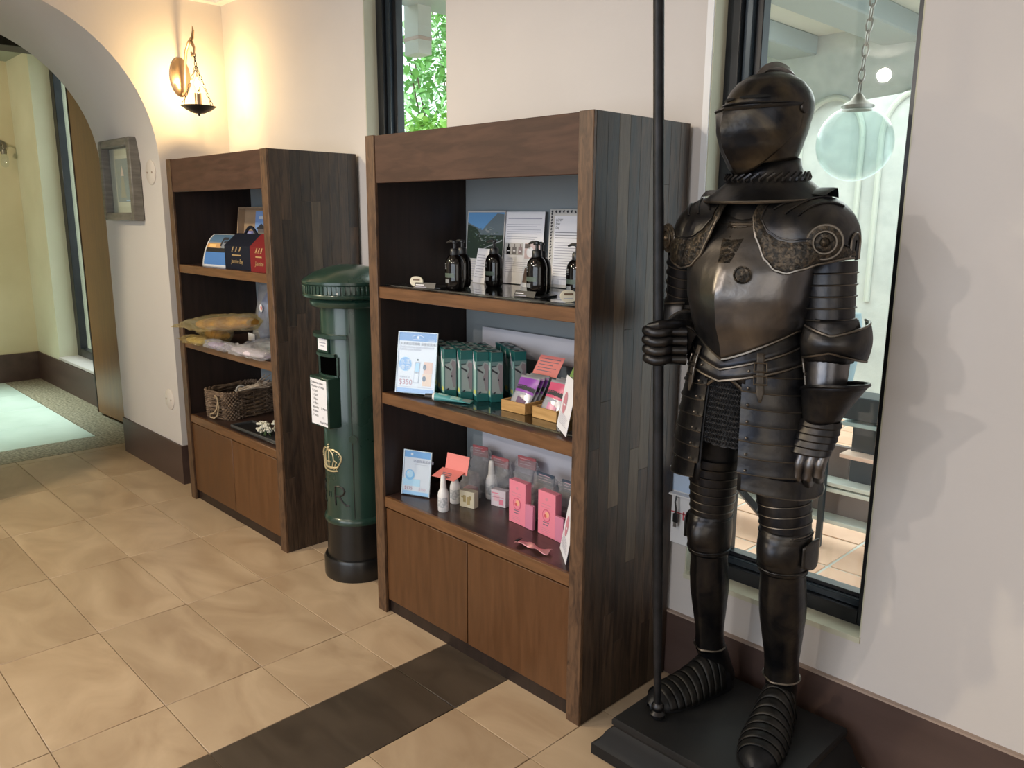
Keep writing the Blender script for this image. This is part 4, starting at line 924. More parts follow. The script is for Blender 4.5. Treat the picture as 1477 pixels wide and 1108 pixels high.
shrub((-6.2, 3.25, -.05), 3.5, 1.05, 4200, leafm[1], 'taller mid green shrub behind, outside the narrow window', size=.10)
shrub((-8.1, 5.2, -.05), 4.9, 1.4, 3600, leafm[2], 'pale green small tree farthest outside the narrow window', 'garden_tree', .13)
ev = thing('eaves_beam', 'pale block end of an eaves beam above the shrubs outside', 'beam', (-4.06, 1.0, 2.55))
b = B(); b.box(-.075, .065, 0, .10, -.10, .9, .004); b.build('post_block', mat('pale_grey_render', (.42, .43, .38), .8), ev)
b = B(); b.box(-.078, .068, -.003, .10, -.02, .0, .002); b.build('groove', cap_m, ev)

# ================================================================== GOODS ON THE RIGHT UNIT
# ---- top shelf: pump bottles
def bottle_parts(root):
    b = B(); b.lathe([(.001, 0), (.026, 0), (.031, .004), (.034, .014), (.035, .03), (.035, .080), (.032, .096), (.024, .108), (.015, .114), (.001, .115)], n=32, sy=.8); bd = b.build('body', bottle_m, root)
    b = B(); b.lathe([(.001, .112), (.0145, .112), (.015, .116), (.015, .130), (.012, .134), (.001, .134)], n=24); b.build('collar', pump_m, root)
    b = B(); b.lathe([(.001, .133), (.005, .133), (.005, .150), (.009, .152), (.009, .158), (.004, .160), (.001, .160)], n=16)
    b.tube([(0, 0, .156), (-.02, 0, .157), (-.036, 0, .152)], [.0055, .0045, .003], 8); b.build('pump', pump_m, root)
    b = B()
    def lab(u, v, z0, z1): 
        a = math.radians(-128 + 76 * u); return (.0354 * math.cos(a), .0354 * .8 * math.sin(a), lerp(z0, z1, v))
    b.use(mat('bottle_label_sage', (.075, .105, .085), .4)).surf(lambda u, v: lab(u, v, .040, .054), 8, 1)
    b.use(mat('bottle_label_grey', (.22, .23, .24), .4)); 
    for z in (.083, .078, .073, .068): b.surf(lambda u, v: lab(u * .30, v, z, z + .0022), 4, 1)
    b.surf(lambda u, v: lab(.1 + u * .45, v, .022, .034), 6, 1)
    b.build('label', None, bd)
def pump_bottle(x, y, rz, lb, z=ZS1, first=[None]):
    if first[0] is None:
        r = thing('pump_bottle', lb, 'bottle', (x, y, z), rz, 'black pump bottles on the top shelf'); bottle_parts(r); first[0] = r
    else:
        r = copy_tree(first[0]); r.location = (x, y, z); r.rotation_euler.z = rz; r['label'] = lb
    return r
pump_bottle(-2.055, -.375, .05, 'black pump bottle standing in front at the left end of the top shelf')
pump_bottle(-2.115, -.290, .05, 'black pump bottle half hidden behind the leftmost bottle')
pump_bottle(-2.045, -.205, .02, 'black pump bottle standing alone in front of the leaflets')
pump_bottle(-1.705, -.345, -.05, 'black pump bottle on the flat black stand, front of the pair', ZS1 + .006)
pump_bottle(-1.765, -.262, -.05, 'black pump bottle behind the one on the flat black stand')
pump_bottle(-1.610, -.270, .0, 'black pump bottle partly hidden behind the right side panel')
def flat_stand(x, y, rz, lb):
    r = thing('display_stand', lb, 'stand', (x, y, ZS1), rz)
    b = B(); b.box(-.05, .05, -.045, .04, 0, .005, .001); b.build('base', black_card, r)
    b = B(); b.box(-.05, .03, -.002, 0, 0, .020); b.xf(Matrix.Translation((0, -.048, 0)) @ Matrix.Rotation(-.5, 4, 'X')); b.build('front_card', black_card, r)
    b = B(); quad(b, paper, -.046, -.014, .011, .014, .0); quad(b, grey_ink, -.046, -.002, .004, .006, .0); b.xf(Matrix.Translation((0, -.051, 0)) @ Matrix.Rotation(-.5, 4, 'X')); b.build('card_text', None, r)
flat_stand(-1.705, -.345, .1, 'flat black stand with white text under a pump bottle')
flat_stand(-2.150, -.385, .35, 'flat black stand with white text left of the pump bottles')
def soap_tag(x, y, rz, lb):
    r = thing('oval_tag', lb, 'tag', (x, y, ZS1), rz)
    b = B(); n = 28; b.prism([(.024 * math.copysign(abs(math.cos(2 * PI * i / n)) ** .75, math.cos(2 * PI * i / n)), .017 + .017 * math.sin(2 * PI * i / n)) for i in range(n)], 'xz', 0, .006); b.build('plate', cream, r)
    b = B(); quad(b, mat('brown_ink', (.16, .10, .06), .6), -.013, .013, .020, .026, .0006); quad(b, grey_ink, -.014, .012, .010, .0115, .0006); b.build('lettering', None, r)
soap_tag(-2.228, -.402, .5, 'small cream oval tag at the left front of the top shelf')
soap_tag(-1.525, -.40, .9, 'small cream oval tag at the right front of the top shelf')
# leaflets along the back of the top shelf
def sheet(name, lb, cat, x, y, z, W, H, lean, rz, face, fn=None, thick=.001, group=None):
    r = thing(name, lb, cat, (x, y, z), rz, group, -lean)
    b = B(); b.box(-W / 2, W / 2, 0, thick, 0, H); b.build('sheet', face, r)
    if fn:
        b = B(); fn(b, W, H); b.build('print', None, r)
    return r
random.seed(3)
def land(b, W, H):
    L0, L1 = -W / 2 + .004, W / 2 - .004; z0 = H * .32
    Z = lambda f: z0 + (H - .006 - z0) * f
    quad(b, colr('photo_sky', (.12, .30, .58)), L0, L1, Z(.55), Z(1), .0006)
    b.use(colr('photo_ridge', (.13, .17, .20))).poly([(L0, -.0009, Z(.50)), (L1, -.0009, Z(.50)), (L1, -.0009, Z(.96)), (W * .30, -.0009, Z(.98)), (W * .1, -.0009, Z(.80)), (-W * .08, -.0009, Z(.62)), (L0, -.0009, Z(.78))])
    quad(b, colr('photo_forest', (.022, .040, .028)), L0, L1, z0, Z(.52), .0010)
    b.use(colr('photo_forest', (.022, .040, .028))).poly([(L0, -.0011, Z(.5)), (-W * .1, -.0011, Z(.5)), (-W * .22, -.0011, Z(.66)), (L0, -.0011, Z(.74))])
    for i in range(120):
        x = random.gauss(W * .05, W * .2); z = random.gauss(.50, .10); w = random.uniform(.002, .012)
        if L0 < x < L1 - w and .05 < z < .74: quad(b, random.choice([colr('photo_roof', (.42, .43, .42)), colr('photo_field', (.08, .14, .07)), colr('photo_mist', (.20, .27, .30)), colr('photo_field', (.08, .14, .07))]), x, x + w, Z(z), Z(z) + random.uniform(.0008, .0025), .0013)
    b.use(colr('photo_road', (.36, .38, .40))).poly([(-W * .1, -.0015, Z(.18)), (W * .46, -.0015, Z(.40)), (W * .46, -.0015, Z(.43)), (-W * .1, -.0015, Z(.195))])
    lines(b, grey_ink, -W * .40, W * .40, H * .27, 7, .009, .0018, .0006)
sheet('leaflet', 'leaflet with a mountain valley photograph leaning behind the bottles', 'leaflet', -2.238, -.085, ZS1 + .002, .205, .258, .08, 0, colr('grey_white_paper', (.60, .58, .56)), land)
def info(b, W, H):
    lines(b, grey_ink, -W * .40, W * .44, H * .90, 1, .01, .0035, .0006, 0); lines(b, grey_ink, -W * .42, W * .44, H * .82, 2, .007, .0016, .0006); lines(b, grey_ink, -W * .42, W * .44, H * .75, 3, .007, .0016, .0006); lines(b, grey_ink, -W * .42, W * .44, H * .65, 2, .007, .0016, .0006)
    quad(b, colr('photo_pale_grey', (.50, .49, .50)), -W * .46, W * .02, H * .40, H * .57, .0007)
    for i in range(3):
        x = -W * .40 + i * W * .15; m_ = (bottle_m, colr('photo_bottle_grey', (.14, .13, .14)), colr('photo_bottle_mauve', (.26, .20, .22)))[i]
        quad(b, m_, x, x + W * .10, H * .41, H * .51, .0010); quad(b, m_, x + W * .035, x + W * .065, H * .51, H * .555, .0010); quad(b, paper, x + W * .02, x + W * .08, H * .45, H * .465, .0013)
    quad(b, colr('photo_hand_pink', (.62, .48, .50)), W * .06, W * .44, H * .36, H * .57, .0007); disc(b, paper, W * .20, H * .45, W * .09, .0010); quad(b, colr('photo_shadow', (.12, .10, .10)), W * .06, W * .20, H * .50, H * .56, .0010)
    lines(b, grey_ink, -W * .42, W * .40, H * .30, 6, .007, .0014, .0006)
sheet('leaflet', 'white information sheet with text and small bottle photographs behind the bottles', 'leaflet', -2.045, -.078, ZS1 + .002, .200, .255, .08, 0, paper, info)
def patt(b, W, H):
    random.seed(5)
    for i in range(16):
        z = H - .008; x = -W / 2 + .006 + i * (W - .02) / 16
        b.use(ink).poly([(x, -.0008, z), (x + .004, -.0008, z + .005), (x + .010, -.0008, z + random.uniform(-.003, .005)), (x + .006, -.0008, z - .006)])
    for i in range(24):
        z = H - .014 - i * .0102; x = -W / 2 + .006; b.use(ink).poly([(x, -.0008, z), (x + random.uniform(.005, .012), -.0008, z + .003), (x + .008, -.0008, z - .003), (x + .002, -.0008, z - .006)])
    quad(b, paper, -W / 2 + .024, W / 2, .01, H - .022, .0011)
    b.use(ink)
    for i, t in enumerate(('LOW', 'low', 'Lag')): b.text(t, .013, -W / 2 + .030, H - .040 - i * .012, .0016, shear=.2)
    lines(b, mat('dark_grey_ink', (.16, .16, .20), .6), -W / 2 + .030, W / 2 - .002, H - .078, 3, .009, .0022, .0014, .1); lines(b, grey_ink, -W / 2 + .030, W / 2 - .002, H - .112, 15, .0088, .0022, .0014, .12)
sheet('leaflet', 'white text sheet with black scribbled border at the right of the top shelf', 'leaflet', -1.770, -.075, ZS1 + .002, .30, .262, .06, 0, colr('grey_white_paper', (.60, .58, .56)), patt)
sheet('leaflet', 'small folded white leaflet low behind the leftmost bottles', 'leaflet', -2.190, -.150, ZS1 + .002, .09, .125, .20, -.25, paper, lambda b, W, H: lines(b, grey_ink, -W * .4, W * .4, H * .8, 9, .010, .002, .0006))
def brown(b, W, H):
    quad(b, colr('photo_brown', (.10, .06, .04)), -W * .44, W * .44, H * .20, H * .94, .0006); disc(b, colr('photo_bronze', (.26, .15, .09)), -W * .1, H * .55, H * .20, .0010, sz=.8); disc(b, colr('photo_dark_brown', (.04, .025, .02)), W * .14, H * .6, H * .17, .0010)
sheet('photo_card', 'small card with a dark brown photograph behind the lone bottle', 'card', -1.925, -.150, ZS1 + .002, .10, .07, .25, -.05, colr('silver_card', (.50, .50, .50), .4), brown)
# ---- middle shelf
sheet('wall_sheet', 'plain white sheet fixed inside the unit behind the teal boxes', 'sheet', -1.86, -.064, .998, .805, .095, 0, 0, colr('bluish_white_paper', (.66, .65, .72)), None)
def acrylic(x, y, z, W, H, rz, lean, lb, fn, glow=None):
    r = thing('sign_holder', lb, 'sign', (x, y, z), rz, None, -lean)
    b = B(); b.box(-W / 2 - .004, W / 2 + .004, .002, .0045, -.002, H + .003, .0008); b.build('back_sheet', clear_m, r)
    b = B(); b.box(-W / 2, W / 2, 0, .0015, 0, H); b.build('poster', paper, r)
    b = B(); fn(b, W, H); b.build('print', None, r)
    b = B(); b.box(-W / 2 - .004, W / 2 + .004, -.0042, -.0030, -.002, H + .003); b.build('front_sheet', clear_m, r)
    b = B(); 
    for q in ((-W / 2 - .004, -W / 2, -.002, H + .003), (W / 2, W / 2 + .004, -.002, H + .003), (-W / 2, W / 2, H, H + .003)): b.box(q[0], q[1], -.003, .002, q[2], q[3])
    b.build('clear_edge', mat('bright_acrylic_edge', (.72, .78, .84), .15), r)
    b = B(); b.box(-W / 2, W / 2, -.004, .05, -.004, -.001, .0008); b.xf(Matrix.Rotation(lean, 4, 'X')); b.build('foot_sheet', clear_m, r)
    return r
def signA(b, W, H):
    X = lambda f: -W / 2 + f * W
    quad(b, colr('sign_blue', (.13, .30, .62)), X(0), X(1), H * .86, H, .0006); quad(b, colr('sign_pale_blue', (.30, .48, .80)), X(0), X(1), 0, H * .075, .0006)
    b.use(paper).tube([(X(.5) + .024 * math.cos(a), -.0010, H * .915 + .010 * math.sin(a)) for a in [PI * (.05 + .9 * k / 10) for k in range(11)]], .0008, 4); disc(b, paper, X(.5), H * .925, .005, .0011); quad(b, paper, X(.36), X(.64), H * .89, H * .895, .0010); quad(b, paper, X(.78), X(.95), H * .895, H * .90, .0010); quad(b, paper, X(.78), X(.95), H * .875, H * .88, .0010)
    b.use(mat('dark_grey_ink', (.16, .16, .20), .6)).text('水漾嫩白亮顏霜 深層保濕淨白', .0115, X(.03), H * .795, .0009)
    b.use(grey_ink).text('溫和配方 日夜呵護 使肌膚水潤透亮有光澤', .0074, X(.03), H * .745, .0009); b.text('蘆薈萃取 玻尿酸 植物精華', .0074, X(.03), H * .705, .0009)
    disc(b, sky_p, X(.20), H * .475, .0255, .0008, 32); disc(b, colr('sign_mid_blue', (.20, .42, .76)), X(.20), H * .475, .0235, .0011, 32)
    b.use(paper).text('水漾', .0205, X(.20), H * .482, .0015, 'CENTER'); b.text('嫩白', .0205, X(.20), H * .385, .0015, 'CENTER')
    b.use(colr('tube_grey', (.40, .44, .54))).poly([(X(.44), -.001, H * .17), (X(.58), -.001, H * .17), (X(.60), -.001, H * .52), (X(.47), -.001, H * .52)])
    b.use(paper).poly([(X(.452), -.0014, H * .18), (X(.568), -.0014, H * .18), (X(.575), -.0014, H * .33), (X(.463), -.0014, H * .33)]); b.use(sky_p).poly([(X(.475), -.0014, H * .36), (X(.58), -.0014, H * .36), (X(.588), -.0014, H * .50), (X(.485), -.0014, H * .50)]); disc(b, ink, X(.53), H * .555, .0035, .001)
    quad(b, skin_p, X(.70), X(.93), H * .335, H * .53, .0009); quad(b, colr('print_peach', (.84, .58, .42)), X(.68), X(.92), H * .13, H * .33, .0009)
    for z in (.44, .25): disc(b, colr('print_eye_grey', (.12, .14, .20)), X(.725), H * z, .007, .0012, sz=1.4)
    b.use(grey_ink).text('建議售價 NT', .0075, X(.07), H * .245, .0009); b.use(colr('price_rose', (.50, .20, .26))).text('$350', .027, X(.05), H * .135, .0009); b.use(grey_ink); quad(b, grey_ink, X(.05), X(.95), H * .098, H * .102, .0009)
acrylic(-2.245, -.405, ZS2 + .004, .150, .215, math.radians(24), .17, 'clear sign holder with blue headed $350 price poster on the middle shelf', signA)
def signB(b, W, H):
    X = lambda f: -W / 2 + f * W
    quad(b, colr('sign_sky', (.22, .46, .80)), X(0), X(1), H * .85, H, .0006); quad(b, sky_p, X(0), X(1), 0, H * .08, .0006); quad(b, colr('sign_pale_cyan', (.55, .78, .95)), X(0), X(.65), H * .20, H * .36, .0007)
    disc(b, colr('sign_cyan', (.30, .60, .90)), X(.24), H * .45, .020, .0010, 28); disc(b, colr('sign_pale_cyan', (.55, .78, .95)), X(.24), H * .47, .014, .0013, 24); disc(b, paper, X(.18), H * .50, .004, .0016)
    b.use(grey_ink).text('冰晶保濕潔膚露', .0125, X(.34), H * .75, .0009); quad(b, grey_ink, X(.4), X(.9), H * .70, H * .705, .0009); b.use(colr('price_rose', (.50, .20, .26))).text('$175', .017, X(.06), H * .11, .0009); b.use(colr('pale_rose', (.80, .50, .55))).text('$150', .015, X(.60), H * .11, .0009)
    disc(b, paper, X(.28), H * .925, .005, .001)
acrylic(-2.305, -.365, ZS3 + .005, .112, .165, math.radians(22), .16, 'smaller clear sign holder with pale blue poster on the lower shelf', signB)
# teal boxes
def teal_box(r):
    w, d, h = .048, .043, .172
    b = B(); b.box(-w / 2, w / 2, -d / 2, d / 2, 0, h, .0008); bx = b.build('carton', teal_p, r)
    b = B()
    def fq(mm_, u0, u1, z0, z1, side, o=.0008):
        b.use(mm_)
        if side: x = w / 2 + o; b.poly([(x, -d / 2 + u0 * d, z0 * h), (x, -d / 2 + u1 * d, z0 * h), (x, -d / 2 + u1 * d, z1 * h), (x, -d / 2 + u0 * d, z1 * h)])
        else: y = -d / 2 - o; b.poly([(-w / 2 + u0 * w, y, z0 * h), (-w / 2 + u1 * w, y, z0 * h), (-w / 2 + u1 * w, y, z1 * h), (-w / 2 + u0 * w, y, z1 * h)])
    fq(mint_p, .05, .95, .10, .80, 0); fq(yel_p, .2, .8, .14, .22, 0, .0012); 
    b.use(paper).poly([(-w * .35, -d / 2 - .0014, h * .98), (-w * .05, -d / 2 - .0014, h * .80), (w * .30, -d / 2 - .0014, h * .66), (w * .1, -d / 2 - .0014, h * .62), (-w * .4, -d / 2 - .0014, h * .74)])
    fq(colr('print_dusk_teal', (.12, .22, .22), .3), .0, 1, .16, .82, 1); 
    x = w / 2 + .0012; b.use(silver_p).poly([(x, -d * .45, h * .20), (x, d * .35, h * .16), (x, d * .42, h * .78), (x, d * .12, h * .80), (x, -d * .10, h * .72), (x, -d * .42, h * .70)])
    x = w / 2 + .0016; b.use(mauve_p).poly([(x, d * .22, h * .22), (x, d * .44, h * .20), (x, d * .46, h * .74), (x, d * .16, h * .77), (x, d * .06, h * .70), (x, d * .20, h * .60), (x, d * .02, h * .50), (x, d * .10, h * .40)])
    b.use(ink).poly([(x, -d * .46, h * .68), (x, -d * .46, h * .64), (x, d * .04, h * .56), (x, d * .04, h * .60)]); b.poly([(x, -d * .46, h * .74), (x, -d * .46, h * .725), (x, -d * .05, h * .725), (x, -d * .05, h * .74)])
    disc_pts = [(x + .0004, d * .10 + .0025 * math.cos(a), h * .45 + .004 * math.sin(a)) for a in [2 * PI * k / 8 for k in range(8)]]; b.poly(disc_pts)
    b.poly([(x, -d * .38, h * .17), (x, -d * .20, h * .21), (x, -d * .10, h * .20), (x, -d * .22, h * .16)])
    b.use(silver_p); b.poly([(-w * .42, -d * .42, h + .0004), (w * .42, -d * .42, h + .0004), (w * .42, d * .42, h + .0004), (-w * .42, d * .42, h + .0004)]); b.use(ink).poly([(-w * .2, -d * .3, h + .0008), (w * .35, -d * .3, h + .0008), (w * .2, d * .1, h + .0008), (-w * .3, d * .1, h + .0008)])
    b.build('print', None, bx)
corners = [(-2.125, -.366), (-2.066, -.342), (-2.006, -.322), (-1.965, -.293), (-1.925, -.222)]
ang = -math.radians(27); ca, sa = math.cos(ang), math.sin(ang)
names = ['leftmost', 'second from left', 'middle', 'second from right', 'rightmost, set slightly apart']
proto = None
rows = {1: 'second row', 2: 'third row', 3: 'back row'}
done = []
for rrow in range(4):
    for k, (cx, cy) in enumerate(corners):
        ox, oy = .024, -.0215; x = cx - (ca * ox - sa * oy) + rrow * (-.0545); y = cy - (sa * ox + ca * oy) + rrow * .0275 + rrow * .0
        if rrow and k == 4: x += .0
        if x < -2.345 or y > -.08 or any((x - p) ** 2 + (y - q) ** 2 < .0475 ** 2 for p, q in done): continue
        done.append((x, y))
        lb = ('teal toothpaste carton in the front row, %s' % names[k]) if rrow == 0 else ('teal carton in the %s, behind the %s front carton' % (rows[rrow], names[k].split(',')[0]))
        if proto is None:
            proto = thing('carton_box', lb, 'box', (x, y, ZS2), ang, 'teal cartons on the middle shelf'); teal_box(proto); r = proto
        else: r = copy_tree(proto); r['label'] = lb
        r.location = (x, y, ZS2)
# tube lying in front
r = thing('product_tube', 'teal patterned tube with black cap lying in front of the teal cartons', 'tube', (-2.085, -.395, ZS2 + .0145), math.radians(33)); r.scale = (1.25, 1.1, 1.1)
b = B()
def tb(u, v): a = 2 * PI * u; w = lerp(.013, .024, v); h = lerp(.013, .0015, v ** 1.2); return (lerp(-.03, .075, v), w * math.cos(a), h * math.sin(a) - (1 - v) * 0 - (.013 - h))
b.surf(tb, 20, 10, cu=True, capu=True); tbo = b.build('body', colr('tube_teal', (.10, .34, .36), .3), r)
b = B(); b.use(mint_p)
for (v0, v1, u0, u1) in ((.1, .35, .15, .35), (.45, .7, .2, .42)): b.surf(lambda u, v: tuple(Vector(tb(lerp(u0, u1, u), lerp(v0, v1, v))) + Vector((0, 0, .0008))), 4, 3)
b.use(silver_p).surf(lambda u, v: tuple(Vector(tb(lerp(.1, .4, u), lerp(.78, .98, v))) + Vector((0, 0, .0008))), 4, 3); b.build('print', None, tbo)
b = B(); b.tube([(-.058, 0, 0), (-.034, 0, 0)], [.0085, .0095], 16); b.build('cap', black_card, r); b = B(); b.tube([(-.036, 0, 0), (-.028, 0, 0)], [.011, .013], 16); b.build('shoulder', white_plastic, r)
# bamboo trays with sachets
def tray(x, y, rz, lb):
    r = thing('bamboo_tray', lb, 'tray', (x, y, ZS2), rz); W, D, Hh, t = .108, .14, .036, .006
    for q in ((-W / 2, W / 2, 0, t), (-W / 2, W / 2, D - t, D), (-W / 2, -W / 2 + t, t, D - t), (W / 2 - t, W / 2, t, D - t)):
        b = B(); b.box(q[0], q[1], q[2], q[3], 0, Hh, .001); b.build('side_board', bamboo, r)
    b = B(); b.box(-W / 2 + t, W / 2 - t, t, D - t, 0, .004); b.build('bottom', bamboo, r); return r
tray(-1.812, -.338, .02, 'small bamboo tray holding purple sachets, left one'); tray(-1.675, -.335, -.04, 'small bamboo tray holding pink sachets, right one')
def sachet(x, y, z, rz, lb, c1, c2, hdr=None, W=.088, H=.118, lean=.62, grp=None):
    r = thing('sachet', lb, 'packet', (x, y, z), rz, grp, -lean)
    b = B(); b.surf(lambda u, v: ((u - .5) * W, .005 * math.sin(PI * v) * (1 if True else 0) - .010 * math.sin(PI * u) * math.sin(PI * v), v * H), 10, 12); b.build('front', colr('sachet_silver', (.50, .50, .56), .25, metal=.3), r, solid=.001)
    b = B(); fz = lambda u, v: ((u - .5) * W * .98, .005 * math.sin(PI * v) - .010 * math.sin(PI * u) * math.sin(PI * v) - .0016, v * H)
    b.use(c1).surf(lambda u, v: fz(u, lerp(.64, .92, v)), 10, 4); b.use(ink).surf(lambda u, v: fz(lerp(.02, .98, u), lerp(.54, .68, v) - .06 * (u - .5)), 10, 3); b.use(c1).surf(lambda u, v: fz(lerp(.0, .98, u), lerp(.47, .55, v) - .06 * (u - .5)), 10, 3)
    b.use(c2)
    for k in range(4): b.surf(lambda u, v: tuple(Vector(fz(lerp(.35 + .1 * k, .45 + .12 * k, u), lerp(.08, .34 - .03 * k, v))) + Vector((0, -.0004, 0))), 2, 3)
    b.use(grey_ink).surf(lambda u, v: tuple(Vector(fz(lerp(.2, .7, u), lerp(.40, .44, v))) + Vector((0, -.0004, 0))), 6, 1)
    b.build('print', None, r)
    return r
for i in range(3): sachet(-1.815, -.318 + i * .022, ZS2 + .012, .02, ['frontmost purple and silver sachet in the left bamboo tray', 'middle purple and silver sachet in the left bamboo tray, behind the frontmost', 'rearmost purple and silver sachet in the left bamboo tray'][i], purple_p, colr('print_dark_violet', (.12, .05, .14)))
for i in range(3): sachet(-1.680, -.315 + i * .022, ZS2 + .012, -.04, ['frontmost pink and silver sachet in the right bamboo tray', 'middle pink and silver sachet in the right bamboo tray, behind the frontmost', 'rearmost pink and silver sachet in the right bamboo tray'][i], colr('sachet_rose', (.62, .10, .20), .3), colr('sachet_magenta', (.62, .22, .42), .3), lean=.55)
def hdr_card(x, y, z, rz, c, lb, W=.11, H=.075, lean=.62):
    r = thing('header_card', lb, 'card', (x, y, z), rz, None, -lean)
    b = B(); b.box(-W / 2, W / 2, 0, .0012, 0, H); b.build('sheet', c, r); b = B(); lines(b, mat('dark_grey_ink', (.16, .16, .20), .6), -W * .40, W * .40, H * .82, 5, H * .15, .0026, .0006, .3); b.build('print', None, r)
hdr_card(-1.820, -.185, ZS2 + .100, .02, salmon_p, 'salmon pink text card standing behind the purple sachets'); hdr_card(-1.655, -.200, ZS2 + .100, -.04, green_print, 'green text card behind the pink sachets, partly hidden', .10, .07)
def tent(x, y, z, rz, W, H, lb, fn):
    r = thing('tent_card', lb, 'sign', (x, y, z), rz)
    for s, nm in ((1, 'front_panel'), (-1, 'back_panel')):
        b = B(); b.box(-W / 2, W / 2, 0, .001, 0, H); b.xf(Matrix.Translation((0, -s * .030, 0)) @ Matrix.Rotation(-s * math.asin(.030 / H) , 4, 'X')); b.build(nm, paper, r)
    b = B(); fn(b, W, H); b.xf(Matrix.Translation((0, -.030, 0)) @ Matrix.Rotation(-math.asin(.030 / H), 4, 'X')); b.build('print', None, r)
def tprint(b, W, H):
    disc(b, colr('print_dusty_pink', (.60, .26, .32)), -W * .16, H * .52, W * .17, .0008, sz=1.5); quad(b, paper, -W * .26, -W * .06, H * .47, H * .50, .0012); lines(b, grey_ink, -W * .4, W * .4, H * .30, 6, H * .035, .0014, .0008)
tent(-1.527, -.375, ZS2 + .001, -.62, .13, .16, 'white tent card with a pink oval at the right end of the middle shelf', tprint)
# ---- lower shelf
sheet('wall_sheet', 'plain white sheet fixed inside the unit behind the pink packages', 'sheet', -1.86, -.064, .56, .805, .225, 0, 0, colr('bluish_white_paper', (.66, .65, .72)), None)
def small_bottle(x, y, lb, s=1.):
    r = thing('lotion_bottle', lb, 'bottle', (x, y, ZS3)); r.scale = (s, s, s)
    b = B(); b.lathe([(.001, 0), (.017, 0), (.020, .004), (.020, .06), (.018, .072), (.011, .086), (.001, .088)], n=28); bd = b.build('body', white_plastic, r)
    b = B(); b.lathe([(.001, .086), (.0115, .086), (.0105, .10), (.0085, .128), (.006, .134), (.001, .135)], n=24); b.build('cap', white_plastic, r)
    b = B(); b.surf(lambda u, v: (.0203 * math.cos(lerp(-2.6, .1, u)), .0203 * math.sin(lerp(-2.6, .1, u)), lerp(.018, .055, v)), 12, 1)
    b.build('label', noisy(mat('faint_grey_label', rough=.5), (.40, .42, .46), (.72, .72, .74), 90, lo=.4, hi=.6), bd)
small_bottle(-2.115, -.385, 'slim white lotion bottle standing at the front of the lower shelf'); small_bottle(-2.150, -.300, 'slim white lotion bottle behind, under the folded salmon card'); small_bottle(-2.095, -.170, 'white lotion bottle inside a clear bag behind the soap boxes', 1.1)
r = thing('folded_card', 'folded salmon pink card resting on the lotion bottles', 'card', (-2.125, -.325, ZS3 + .136), .15)
b = B(); b.box(-.055, .050, -.062, 0, 0, .0012); b.xf(Matrix.Rotation(.28, 4, 'X')); b.build('front_flap', salmon_p, r)
b = B(); b.box(-.045, .060, 0, .0012, -.012, .055); b.xf(Matrix.Translation((0, .002, .002)) @ Matrix.Rotation(-.25, 4, 'X')); b.build('back_flap', salmon_p, r)
b = B(); b.use(mat('dark_grey_ink', (.16, .16, .20), .6)); 
for i in range(3): b.poly([(-.03 + .006 * i, -.030 - .010 * i, .0016), (.012 + .005 * i, -.030 - .010 * i, .0016), (.012 + .005 * i, -.026 - .010 * i, .0016), (-.03 + .006 * i, -.026 - .010 * i, .0016)])
b.xf(Matrix.Rotation(.28, 4, 'X')); b.build('print', None, r)
def soap_box(x, y, rz, c, lb, fn):
    r = thing('soap_box', lb, 'box', (x, y, ZS3), rz); b = B(); b.box(-.032, .032, -.014, .014, 0, .062, .001); bx = b.build('carton', c, r); b = B(); fn(b); b.build('print', None, bx)
def sb1(b):
    for (x, z, w, h) in ((-.016, .02, .012, .026), (.0, .012, .014, .03), (-.024, .036, .010, .006), (.008, .03, .012, .016)): quad(b, colr('print_khaki', (.36, .28, .13)), x, x + w, z, z + h, .0146)
def sb2(b):
    quad(b, pink_p, -.028, .002, .048, .052, .0146); quad(b, colr('pale_rose', (.80, .50, .55)), -.020, .006, .020, .044, .0146); quad(b, pink_p, .004, .022, .008, .028, .0146); quad(b, colr('print_dusty_pink', (.60, .26, .32)), -.026, .024, .034, .037, .015)
soap_box(-2.085, -.290, .25, colr('cream_marble_carton', (.62, .56, .42), .4), 'cream patterned soap box on the lower shelf, left one', sb1); soap_box(-2.015, -.200, .22, colr('white_pink_carton', (.74, .64, .68), .4), 'white and pink soap box on the lower shelf, right one', sb2)
def crumple(W, H, D, seed, top=.35):
    def fn(u, v):
        a = 2 * PI * u; t = v; w = W / 2 * (1 - (1 - top) * max(0, t - .55) / .45 * .0); d = D / 2 * (1 - t) ** .6 + .002
        n = noise.noise(Vector((math.cos(a) * 2 + seed, math.sin(a) * 2, t * 6))) * .010 + noise.noise(Vector((math.cos(a) * 7 + seed, math.sin(a) * 7, t * 22))) * .006
        return Vector(((w + n) * math.copysign(abs(math.cos(a)) ** .6, math.cos(a)), (d + n) * math.sin(a), max(.0008, t * H + n * .5)))
    return fn
def clear_bag(x, y, rz, W, H, D, seed, lb, hc=None, inner=None, lean=0.):
    r = thing('clear_bag', lb, 'bag', (x, y, ZS3), rz, None, -lean)
    b = B(); b.surf(crumple(W, H, D, seed), 36, 26, cu=True); b.build('film', cello, r, sharp=.5)
    if inner:
        b = B(); b.box(-W * .32, W * .32, -D * .3, D * .3, .001, H * .42, .004); b.build('contents', inner, r)
    if hc:
        b = B(); b.box(-W * .42, W * .42, -.002, .002, H * .80, H * 1.06, .0008); hd_ = b.build('header_card', hc, r)
        b = B(); lines(b, colr('pale_rose', (.80, .50, .55)), -W * .3, W * .3, H * 1.0, 3, H * .06, .002, .0026, .3); b.build('print', None, hd_)
    return r
rose_d = colr('header_deep_rose', (.44, .12, .14), .35)
clear_bag(-2.195, -.135, .2, .085, .165, .07, 1., 'clear bag with deep rose header standing farthest left at the back of the lower shelf', rose_d, None)
